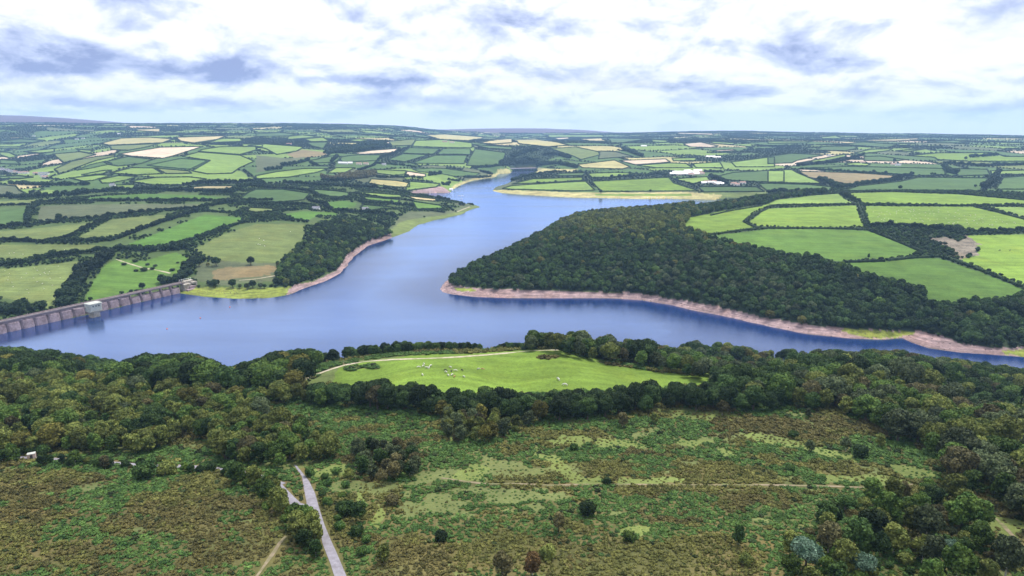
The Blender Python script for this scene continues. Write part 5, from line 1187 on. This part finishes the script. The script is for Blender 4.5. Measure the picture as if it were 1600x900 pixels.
for px, py, s, lab in ((211,409,2.2,'uppermost dark gorse patch beside the hill track'),(194,414,1.9,'dark gorse patch left of the hill track'),(225,423,2.6,'largest dark gorse patch below the hill track'),(238,421,1.8,'dark gorse patch right of the largest one'),
                       (231,414,1.6,'gorse patch above the hill track'),(243,416,1.6,'small gorse patch right of the hill track bend'),(270,423,1.9,'dark gorse bush where the hill track ends'),(213,424,1.7,'gorse patch left of the largest one'),(278,411,1.2,'tiny bush at the right of the bright field')):
    x, y = raycast(px, py); place_tree(x, y, 'shrub', 0, 'scrubdk', s, lab, None, 'gorse_bush', 'shrub', .55)
# scrub in the gaps between fields, and the farther countryside
HB = HEAD; 
def gap_ok(X, Y):
    c_, _, _ = cls_at(X, Y); r_ = np.hypot(X, Y)
    return (c_ == 2) & (r_ > 560) & (r_ < 1900) & (sdist(X, Y) > 12) & ~pip(X, Y, HEAD) & ~pip(X, Y, WEST) & ~head_ok(X, Y) & ((X > 130) | (fbm(X / 45, Y / 45, 111, 3) > .5))
gp = darts(gap_ok, (-1450, 1450), (400, 1900), lambda X, Y: X * 0 + 4.6, 420000, 23)
gz = height(gp[:, 0], gp[:, 1]); gx_, gy_ = proj(gp[:, 0], gp[:, 1], gz); rgn = gx_ > 1060
sg = np.where(rgn, rng.uniform(.22, .42, len(gp)) * np.where(gx_ > 1350, 1.5, 1), rng.uniform(.3, .58, len(gp)))
stuff('scrub', 'dark scrub and bramble filling the strips between the fields', 'scrub', np.stack([gp[:, 0], gp[:, 1], gz - .3, sg, rng.uniform(0, 6.28, len(gp)), rng.integers(0, 6, len(gp)), sg * .9], 1),
      [(LOW[k], LM[c_]) for c_ in ('hedge', 'deep') for k in range(3)])
def far_ok(X, Y):
    c_, b_, w_ = cls_at(X, Y); r_ = np.hypot(X, Y); az = np.arctan2(X, Y)
    return (c_ == 4) & (r_ > 1880) & (r_ < 8700) & (abs(az) < R(41)) & ((b_ < 5 + r_ * .0012) | w_) & (sdist(X, Y) > 15)
fp_ = darts(far_ok, (-5600, 5600), (1300, 8700), lambda X, Y: 6 + np.hypot(X, Y) * .0013, 2200000, 29)
fz = height(fp_[:, 0], fp_[:, 1]); fr_ = np.hypot(fp_[:, 0], fp_[:, 1]); sf = (.48 + fr_ * .00009) * rng.uniform(.5, 1.05, len(fp_))
stuff('far_hedgerows', 'countless hedgerow trees and copses fading over the distant farmland', 'hedgerows', np.stack([fp_[:, 0], fp_[:, 1], fz - .5, sf, rng.uniform(0, 6.28, len(fp_)), rng.integers(0, 3, len(fp_)), sf * .9], 1), [(LOW[k], LM['farleaf']) for k in range(3)])
# ------------------------------------------------------------------ the dam
conc = plainmat('pink_concrete', (.25, .195, .215), .85, .5, .32, .25, (.15, .11, .12)); conc2 = plainmat('parapet_concrete', (.27, .205, .215), .85, .5, .2, .25)
deckm = plainmat('dam_roadway', (.16, .13, .14), .85, 1.0, .15); pale = plainmat('pale_render', (.36, .37, .34), .7, .8, .2, .3, (.27, .28, .25)); pale2 = plainmat('weathered_stone', (.33, .30, .26), .8, .6, .25, .3, (.18, .15, .11))
dark = plainmat('dark_glass_and_shade', (.03, .035, .04), .3, 1, .1, .5); white = plainmat('white_paint', (.66, .66, .65), .5, 2, .05, .4)
A0 = np.array(plane(0, 521)); B0 = np.array(plane(281, 457)); du = (B0 - A0) / np.linalg.norm(B0 - A0); LEN = float(np.linalg.norm(B0 - A0)); dn_ = np.array([du[1], -du[0]])
if dn_[1] > 0: dn_ = -dn_
drz = math.atan2(du[1], du[0])
dam = empty('dam', (A0[0], A0[1], 0), drz); tag(dam, 'long pinkish concrete dam with rounded buttresses closing the lake', 'dam')
# local frame: x along the dam, -y towards the lake
BW = 12.6; x0 = -110.0; nb = int((LEN - x0) / BW); sgn = -1.0
for k in range(nb):
    xa = LEN - (k + 1) * BW; spill = k < 5
    top = 6.6 if spill else 8.6; mb = MB(); n_ = 9; ring = []
    for z, off, fl in ((-7, 2.6, 1), (2, 1.3, 1), (top - .9, .5, 1), (top, .1, .94)):
        row = []
        for i in range(n_):
            u_ = -1 + 2 * i / (n_ - 1); bul = (1 - abs(u_) ** 5) ** .6
            row.append((xa + BW / 2 + u_ * (BW / 2 - .12) * fl, sgn * (off + 2.0 * bul) , z))
        ring.append(row)
    vs = [p for r_ in ring for p in r_] + [(xa + .45, 4, -7), (xa + BW - .45, 4, -7), (xa + .45, 4, top), (xa + BW - .45, 4, top)]
    fs = [[r_ * n_ + i, r_ * n_ + i + 1, (r_ + 1) * n_ + i + 1, (r_ + 1) * n_ + i] for r_ in range(3) for i in range(n_ - 1)]
    e = 4 * n_; fs.append([3 * n_ + i for i in range(n_)] + [e + 3, e + 2]); fs.append([0, n_, 2 * n_, 3 * n_, e + 2, e]); fs.append([n_ - 1, e + 1, e + 3, 4 * n_ - 1, 3 * n_ - 1, 2 * n_ - 1])
    mb.add(vs, fs); link('buttress', mb.mesh('buttress', conc), dam)
    if spill: MB().box((xa + .1, -.8, top), (.9, 4.4, 10.0 - top)).build('pier', conc2, dam)
L2 = LEN - x0
MB().box(((LEN + x0 - 5 * BW) / 2, 1.2, 8.6), (L2 - 5 * BW, 5.2, 1.6)).build('crest_wall', conc, dam)
MB().box(((LEN + x0 - 5 * BW) / 2, 3.2, -7), (L2 - 5 * BW, 3.4, 15.6)).build('core_wall', conc, dam)
MB().box((LEN - 2.5 * BW, 4.2, -7), (5 * BW, 1.6, 13.2)).build('spillway', dark, dam)  # near-black face stands for the shade in the spillway openings
MB().box(((LEN + x0) / 2 + 3, 1.3, 10.2), (L2 + 6, 6.2, .7)).build('roadway', deckm, dam)
for yy in (-1.9, 4.5): MB().box(((LEN + x0) / 2 + 3, yy, 10.9), (L2 + 6, .5, 1.15)).build('parapet', conc2, dam)
MB().box(((LEN + x0) / 2 + 3, -1.9, 12.05), (L2 + 6, .8, .18)).build('coping', pale2, dam)
for k in range(8): MB().box((x0 + 40 + k * 32, -1.55, 12.23), (.3, .3, 2.6)).build('lamp_post', pale2, dam)
# abutment terraces at its landward end
ab = empty('abutment', (B0[0], B0[1], 0), drz); tag(ab, 'stepped pale stone abutment at the right end of the dam', 'abutment')
for i, (a, b_, w_, d_, z, h) in enumerate(((8, -1, 9, 9, -2, 11.5), (14, -4, 9, 6, -2, 8.5), (14, 3, 12, 6, 0, 12.2), (9, -8, 9, 5, -2, 5.4), (19, -1, 7, 5, 0, 10.2), (17, -8, 8, 4, -2, 5.6))):
    MB().box((a, b_, z), (w_, d_, h)).build('terrace', (pale2, conc2)[i % 2], ab)
for a in range(6): MB().box((5 + a * 3.2, 6.4, 11), (.25, .25, 3.2)).build('rail_post', white, ab)
MB().box((13, 6.4, 13.6), (16.5, .2, .25)).build('rail', white, ab)
# valve tower
tpx = np.array(plane(148, 494.5)); tw = empty('valve_tower', (tpx[0], tpx[1], 0), drz); tag(tw, 'pale square valve tower standing in the water beside the dam', 'tower')
mb = MB(); n_ = 8
def prism(rx, ry, z0, z1, ch=.28, tx=1.0):
    P0 = []
    for z, s in ((z0, 1), (z1, tx)):
        for a, b_ in ((-1, -1 + ch), (-1 + ch, -1), (1 - ch, -1), (1, -1 + ch), (1, 1 - ch), (1 - ch, 1), (-1 + ch, 1), (-1, 1 - ch)): P0.append((a * rx * s, b_ * ry * s, z))
    return P0, [[i, (i + 1) % 8, 8 + (i + 1) % 8, 8 + i] for i in range(8)] + [list(range(7, -1, -1)), list(range(8, 16))]
MB().add(*prism(4.6, 4.2, -6, 6.2, .35)).build('shaft', pale2, tw)
MB().add(*prism(6.4, 5.4, 6.2, 14.6, .12)).build('gate_house', pale, tw)
rf = MB().add(*prism(6.9, 5.9, 14.6, 15.3, .12, .96)).build('roof', pale, tw)
for a in (-3, 0, 3): MB().box((a, -5.45, 11.6), (1.3, .12, 1.5)).build('window', dark, tw)
MB().box((0, -5.47, 6.6), (12.4, .2, .5)).build('string_course', pale2, tw)
bl = 15.0; ang_ = math.radians(128); cxx = -6 + math.cos(ang_) * bl / 2
fb = MB().box((-6 - 4.2, 5.2, 10.4), (13, 1.8, .5), math.radians(-48) * -1 + math.pi / 2 * 0 - 1.4).build('footbridge', conc2, tw)
MB().box((-6 - 4.2, 5.2, 11.6), (13, .15, .12), math.radians(48) - 1.4).build('handrail', pale, fb)
# loose rock along the drawn-down shores
rk = []
for k in range(3):
    v_, f_ = ico(1); rk.append((v_ * (1, .8, .55) * (1 + np.random.default_rng(k).uniform(-.25, .2, (len(v_), 1))), f_[:, :3]))
rp = darts(lambda X, Y: (cls_at(X, Y)[0] == 3) & (sdist(X, Y) > .5) & (fbm(X / 12, Y / 12, 83, 2) > .5), (-450, 950), (520, 1100), lambda X, Y: X * 0 + 2.6, 160000, 31)
rs = rng.uniform(.2, .75, len(rp)) ** 1.5 * 1.5
stuff('shore_rocks', 'loose rocks and stones strewn along the bare shoreline', 'rocks', np.stack([rp[:, 0], rp[:, 1], height(rp[:, 0], rp[:, 1]), rs, rng.uniform(0, 6.28, len(rp)), rng.integers(0, 6, len(rp)), rs], 1), [(a, m_) for m_ in (plainmat('shore_rock', (.16, .115, .11), .9, .8), plainmat('dark_rock', (.07, .055, .05), .9, .8)) for a in rk])
# buoys on the lake
bu_m = plainmat('orange_buoy', (.55, .12, .04), .5, 2, .1)
for px, py, lab in ((261,514,'small dark buoy on the open water nearest the foreground trees'),(313,497,'small buoy in the middle of the line towards the shore'),(359,480,'small buoy nearest the grassy shore')):
    x, y = plane(px, py); b_ = empty('buoy', (x, y, 0)); tag(b_, lab, 'buoy')
    v_, f_ = ico(2); link('float', mesh_np('float', v_ * (.75, .75, .55) + (0, 0, .15), f_[:, :3], [bu_m], True), b_); MB().tube((0, 0, .5), (0, 0, 1.5), .09, .06).build('staff', dark, b_)
# bridge far up the lake
p0 = np.array(plane(799, 266.5)); p1 = np.array(plane(835, 265.5)); v_ = p1 - p0; L_ = float(np.linalg.norm(v_)); brz = math.atan2(v_[1], v_[0])
br = empty('road_bridge', (p0[0], p0[1], 0), brz); tag(br, 'low dark road bridge on piers crossing the narrow far water', 'bridge')
brm = plainmat('bridge_concrete', (.06, .05, .06), .9, .3, .2); brd = plainmat('bridge_deck', (.48, .40, .42), .8, .3, .15)
MB().box((L_ / 2, 0, 6.2), (L_ + 16, 9, 1.5)).build('deck', brm, br)
for yy in (-4.3, 4.3): MB().box((L_ / 2, yy, 7.7), (L_ + 16, .4, 3.0)).build('parapet', brd, br)
for k in range(7): MB().box((L_ * (k + .2) / 6.6, 0, -3), (2.6, 7, 9.2), 0, (.85, .85)).build('pier', brm, br)
# white poles at the boat shore
for px, py, h, lab in ((672,307,19,'tall thin white mast rising behind the hedge by the boat shore'),(700.5,302.5,8,'short white mast standing at the edge of the boat shore')):
    x, y = plane(px, py, 3) if h > 10 else plane(px, py, .5); mt = empty('mast', (x, y, float(height(x, y)))); tag(mt, lab, 'mast')
    MB().tube((0, 0, 0), (0, 0, h), .75, .3).build('pole', white, mt); MB().box((0, 0, -.5), (2.4, 2.4, 1.2)).build('footing', pale2, mt)
# small boats drawn up on the far beach and moored off it
def boat(x, y, z, rz, L_, lab, grp):
    b_ = empty('small_boat', (x, y, z), rz); tag(b_, lab, 'boat', grp); st = [(-.5, .8, .0), (-.2, 1, 0), (.15, .95, 0), (.4, .5, .1), (.5, .05, .25)]; vs = []; W_ = L_ * .19
    for a, w_, h in st: vs += [(a * L_, -w_ * W_, .9 + h), (a * L_, -w_ * W_ * .6, 0.05), (a * L_, w_ * W_ * .6, .05), (a * L_, w_ * W_, .9 + h)]
    fs = [[i * 4 + k, i * 4 + k + 1, i * 4 + k + 5, i * 4 + k + 4] for i in range(4) for k in range(3)] + [[i * 4, i * 4 + 4, i * 4 + 7, i * 4 + 3] for i in range(4)] + [[0, 3, 2, 1]]
    MB().add(vs, fs).build('hull', white, b_); MB().box((-.05 * L_, 0, .92), (L_ * .3, W_ * 1.1, .5), 0, (.8, .8)).build('cover', pale, b_)
for i, (px, py) in enumerate(((1012,310),(1018,310.4),(1026,310.2),(1033,310.6),(1040,310.5),(1049,310.6),(968,309))):
    x, y = raycast(px, py - .6); boat(x, y, float(height(x, y)), 1.2 + i * .3, 6.5, 'small white boat drawn up on the beach facing the headland', 'white boats on the far beach')
for i, (px, py) in enumerate(((717,306),(720,306.3),(723,306),(721,311))):
    x, y = plane(px, py); boat(x, y, -.25, .3 + i, 6.5, 'small boat moored off the boat shore', 'boats moored off the boat shore')
# ------------------------------------------------------------------ houses
RC = {'slate': plainmat('slate_roof', (.14, .14, .17), .6, .8, .2), 'tile': plainmat('tile_roof', (.26, .15, .12), .7, .8, .2), 'metal': plainmat('pale_metal_roof', (.62, .60, .64), .45, .2, .1, .5)}
WC = {'white': white, 'cream': plainmat('cream_wall', (.68, .60, .52), .8, .5, .12), 'stone': plainmat('stone_wall', (.42, .33, .28), .85, .5, .2)}
def house(px, py, w, d, h, rot, wc, rc, lab, grp=None, nm='house', cat='house'):
    x, y = raycast(px, py); z = float(height(x, y)); e = empty(nm, (x, y, z), rot); tag(e, lab, cat, grp)
    MB().box((0, 0, -1.5), (w, d, h + 1.5)).build('wall', WC[wc], e); rh_ = d * .32
    vs = [(-w / 2 - .4, -d / 2 - .4, h), (w / 2 + .4, -d / 2 - .4, h), (w / 2 + .4, d / 2 + .4, h), (-w / 2 - .4, d / 2 + .4, h), (-w / 2 - .4, 0, h + rh_), (w / 2 + .4, 0, h + rh_)]
    r_ = MB().add(vs, [[0, 1, 5, 4], [2, 3, 4, 5], [1, 2, 5], [3, 0, 4], [3, 2, 1, 0]]).build('roof', RC[rc], e)
    if nm == 'house':
        MB().box((w * .32, 0, h + rh_ * .6), (1.1, 1.1, rh_ * .4 + 1.4)).build('chimney', WC['stone'], r_)
        for a in (-.28, .28):
            for zz in ((1.2, 3.6) if h > 4.5 else (1.2,)): MB().box((a * w, -d / 2 - .06, zz), (1.2, .12, 1.2)).build('window', dark, e)
        MB().box((0, -d / 2 - .06, 0), (1.1, .12, 2.1)).build('door', dark, e)
rh2 = random.Random(5)
for i, (X, Y) in enumerate(((10,382),(28,386),(48,384),(60,392),(82,396),(100,398),(118,402),(135,405),(150,402),(165,406),(222,408),(240,410),(258,412),(272,425),(282,432),(35,392),(70,400),(290,412))):
    house(X / 4, Y / 4 + 170, rh2.uniform(14, 20), 9, rh2.choice([4, 5.5]), rh2.uniform(-.5, .5), rh2.choice(['white', 'white', 'cream']), rh2.choice(['slate', 'tile', 'slate']), 'white walled house in the village on the western valley side', 'houses of the western village')
for i, (X, Y, w, nm) in enumerate(((1010,412,26,'b'),(1030,402,30,'b'),(1050,414,22,'b'),(1070,403,30,'b'),(1085,412,24,'b'),(1105,404,26,'b'),(1120,416,20,'h'),(1140,402,28,'b'),(1150,412,22,'b'),(1170,400,20,'h'),(1185,410,18,'h'),(1160,392,30,'b'),(1095,395,26,'b'))):
    house(X / 4 + 800, Y / 4 + 170, w, 11, 4.5, rh2.uniform(-.3, .3), rh2.choice(['cream', 'white']), 'metal' if nm == 'b' else 'tile', 'pale farm building packed in the large farmyard across the water', 'buildings of the large pale farm', 'barn' if nm == 'b' else 'house', 'barn' if nm == 'b' else 'house')
for i, (X, Y, w) in enumerate(((1200,468,16),(1220,462,20),(1245,466,18),(1262,460,14),(1285,470,24),(1300,474,22))):
    house(X / 4 + 800, Y / 4 + 170, w, 9, 4, rh2.uniform(-.3, .3), rh2.choice(['cream', 'white']), rh2.choice(['tile', 'metal']), 'low pale cottage left of the dark trees between the farms', 'cottages left of the dark trees')
for i, (X, Y, w, lab) in enumerate(((1385,475,18,'cream house just right of the dark trees between the farms'),(1405,482,14,'low white house in front of the cream house'),(1440,470,18,'white house at the right end of the farm row'))):
    house(X / 4 + 800, Y / 4 + 170, w, 9, 5, .2, ('cream', 'white', 'white')[i], 'tile', lab)
for px, py, w, wc, rc, lab, nm in ((536,256,34,'white','metal','long low white shed on the hillside above the brown wood','barn'),(546,256,22,'white','metal','second white shed beside the long one','barn'),(561,257,20,'cream','tile','cream house right of the white sheds','house'),(572,257,18,'cream','tile','cream house farthest right of the sheds','house'),
   (600,258,16,'white','slate','white cottage under the square green fields','house'),(695,222,30,'stone','tile','stone farm below the straw skyline field, left barn','barn'),(706,223,28,'cream','tile','pinkish farm building below the straw skyline field','barn'),(452,226,26,'stone','tile','stone farmhouse by the far brown slope','house'),
   (494,328,14,'white','slate','white cottage beside the small bright field','house'),(571,329,13,'white','slate','tiny white cottage above the shore wood','house'),(176,291,12,'white','slate','tiny white cottage among the western hedges','house'),(1006,229,30,'white','metal','white barn alone on the far middle slope','barn'),
   (1396,258,20,'cream','tile','cream cottage on the left in the far right hamlet','house'),(1403,259,18,'white','slate','white cottage on the right in the far right hamlet','house'),(1348,255,16,'cream','tile','cottage hidden among the trees left of the far right hamlet','house'),(1295,244,18,'white','slate','small white cottage on the far right slope','house'),
   (120,218,20,'white','slate','white farm on the upper western slope','house'),(130,217,18,'white','slate','second white farmhouse on the upper western slope','house'),(186,210,18,'white','metal','small white barn on the western skyline slope','barn'),(53,213,20,'white','slate','white house near the left skyline','house'),
   (705,298,10,'white','metal','small boathouse at the boat shore','barn'),(1110,246,40,'cream','metal','pale buildings on the slope above the large farm, left','barn'),(1120,247,34,'cream','metal','pale buildings on the slope above the large farm, right','barn')):
    house(px, py, w, 9, 4.5, rh2.uniform(-.3, .3), wc, rc, lab, None, nm, nm)
# little white shed by the lane
x, y = raycast(50, 716); sh = empty('shed', (x, y, float(height(x, y))), .5); tag(sh, 'small shed with a flat white roof beside the lane', 'shed')
MB().box((0, 0, -.3), (2.6, 1.7, 2.2)).build('wall', WC['stone'], sh); MB().box((0, 0, 1.9), (2.6, 1.8, .14)).build('roof', pale, sh); MB().box((0, -.87, 0), (.8, .05, 1.6)).build('door', dark, sh)
# ------------------------------------------------------------------ grazing animals
def beast(nm, L_, H_, woolly):
    """one continuous body grown with the skin modifier; head low, grazing"""
    k = H_; V = [(-.42 * L_, 0, .80 * k), (0, 0, .76 * k), (.36 * L_, 0, .80 * k), (.52 * L_, 0, .68 * k), (.66 * L_, 0, .34 * k), (.76 * L_, 0, .16 * k)]; Rr = [.21, .25, .21, .12, .09, .05]
    E = [(0, 1), (1, 2), (2, 3), (3, 4), (4, 5)]; 
    for s in (-1, 1):
        n_ = len(V); V += [(-.40 * L_, s * .14 * k, .55 * k), (-.46 * L_, s * .14 * k, .28 * k), (-.42 * L_, s * .14 * k, .02 * k)]; Rr += [.12, .055, .045]; E += [(0, n_), (n_, n_ + 1), (n_ + 1, n_ + 2)]
        n_ = len(V); V += [(.34 * L_, s * .14 * k, .50 * k), (.35 * L_, s * .14 * k, .26 * k), (.34 * L_, s * .14 * k, .02 * k)]; Rr += [.10, .05, .045]; E += [(2, n_), (n_, n_ + 1), (n_ + 1, n_ + 2)]
    n_ = len(V); V += [(-.54 * L_, 0, .72 * k), (-.57 * L_, 0, (.5 if woolly else .35) * k)]; Rr += [.03, .02]; E += [(0, n_), (n_, n_ + 1)]
    for s in (-1, 1): n_ = len(V); V += [(.60 * L_, s * .14 * k, .42 * k)]; Rr += [.02]; E += [(4, n_)]
    if woolly: Rr = [a * (1.25 if i < 3 else 1) for i, a in enumerate(Rr)]
    me = bpy.data.meshes.new(nm); me.from_pydata(V, E, []); o = bpy.data.objects.new(nm, me); col.objects.link(o)
    o.modifiers.new('s', 'SKIN'); sv = me.skin_vertices[0].data
    for i, a in enumerate(Rr): sv[i].radius = (a * k, a * k * (1.15 if i == 1 else 1))
    sv[1].use_root = True; m_ = o.modifiers.new('u', 'SUBSURF'); m_.levels = 1
    dg = bpy.context.evaluated_depsgraph_get(); res_ = bpy.data.meshes.new_from_object(o.evaluated_get(dg)); bpy.data.objects.remove(o); res_.name = nm; return res_
cowm = beast('cow', 2.5, 1.45, False); shm = beast('sheep', 1.25, .85, True)
AM = {'white': plainmat('white_coat', (.50, .48, .44), .9, 3, .1), 'black': plainmat('black_coat', (.03, .028, .026), .8, 3, .1), 'tan': plainmat('tan_coat', (.30, .15, .08), .85, 3, .1), 'pied': plainmat('pied_coat', (.6, .58, .55), .85, 1.1, .1, .3, (.04, .04, .04)), 'fleece': plainmat('fleece', (.62, .60, .52), .95, 3, .1)}
AMESH = {}
def animal(px, py, kind, c, lab, grp, s=1.0, xy=None):
    x, y = xy if xy is not None else raycast(px, py); key = (kind, c)
    if key not in AMESH: m_ = (cowm if kind == 'cow' else shm).copy(); m_.materials.clear(); m_.materials.append(AM[c]); AMESH[key] = m_
    o = link(kind, AMESH[key], None, (x, y, float(height(x, y)) - .02), random.random() * 6.28); o.scale = (s, s, s); tag(o, lab, kind, grp)
for X, Y, c, lab in ((1050,279,'white','uppermost white cow in the left cluster on the pasture'),(1045,292,'white','white cow in the middle of the left cluster'),(1066,302,'white','white cow at the bottom of the left cluster'),(1082,302,'white','white cow just right of the bottom one in the left cluster'),
    (1016,299,'white','pale cow farthest left on the pasture'),(1092,290,'white','small pale cow at the right of the left cluster'),(1215,300,'white','white cow at the top of the middle cluster'),(1188,330,'white','white cow at the left of the middle cluster'),(1202,350,'white','white cow at the lower left of the middle cluster'),
    (1226,347,'white','white cow at the bottom of the middle cluster'),(1246,320,'white','white cow at the right of the middle cluster'),(1221,323,'black','black cow in the heart of the middle cluster'),(1289,318,'black','black cow alone right of the middle cluster'),(1184,318,'black','small black cow left of the middle cluster'),
    (1390,311,'pied','black and white cow far to the right'),(1416,312,'tan','tan cow beside the black and white one'),(1240,358,'tan','reddish brown cow below the middle cluster'),(1300,360,'pied','pied cow at the lower right of the pasture'),(1040,346,'white','white cow close to the tree belt')):
    animal(X / 4 + 400, Y / 4 + 500, 'cow', c, lab, None, .72)
animal(872, 594, 'cow', 'pied', 'pied cow near the lower edge of the pasture right of the middle', None); animal(883, 603, 'cow', 'white', 'white cow by the hedge below the pied cow', None)
def flock(poly, n_, lab, grp, s=1.3, seed=0):
    w = world(poly); rg = np.random.default_rng(seed); k = 0
    while k < n_:
        x = rg.uniform(w[:, 0].min(), w[:, 0].max()); y = rg.uniform(w[:, 1].min(), w[:, 1].max())
        if pip(np.array([x]), np.array([y]), w)[0]: animal(0, 0, 'sheep', 'fleece', lab, grp, s, (x, y)); k += 1
flock([(1365,326),(1500,328),(1590,345),(1590,352),(1520,354),(1400,348),(1362,345)], 95, 'sheep grazing in the big lime field at the right', 'sheep in the right hand lime field', 1.15, 3)
flock([(5,420),(90,412),(105,425),(95,455),(20,460)], 26, 'sheep scattered over the sheep field behind the dam', 'sheep in the field behind the dam', .95, 4)
flock([(380,365),(460,358),(460,380),(380,395)], 6, 'sheep in the rough olive field above the shore wood', 'sheep in the rough olive field', 1.3, 5)
flock([(5,395),(110,388),(100,400),(10,404)], 8, 'sheep in the level olive field at the left edge', 'sheep in the level olive field', 1.3, 6)
for px, py, lab in ((1562,392,'black cow at the left of the pair in the right corner field'),(1578,392,'black cow at the right of the pair in the right corner field')): animal(px, py, 'cow', 'black', lab, None, 1.2)
bpy.context.view_layer.update()
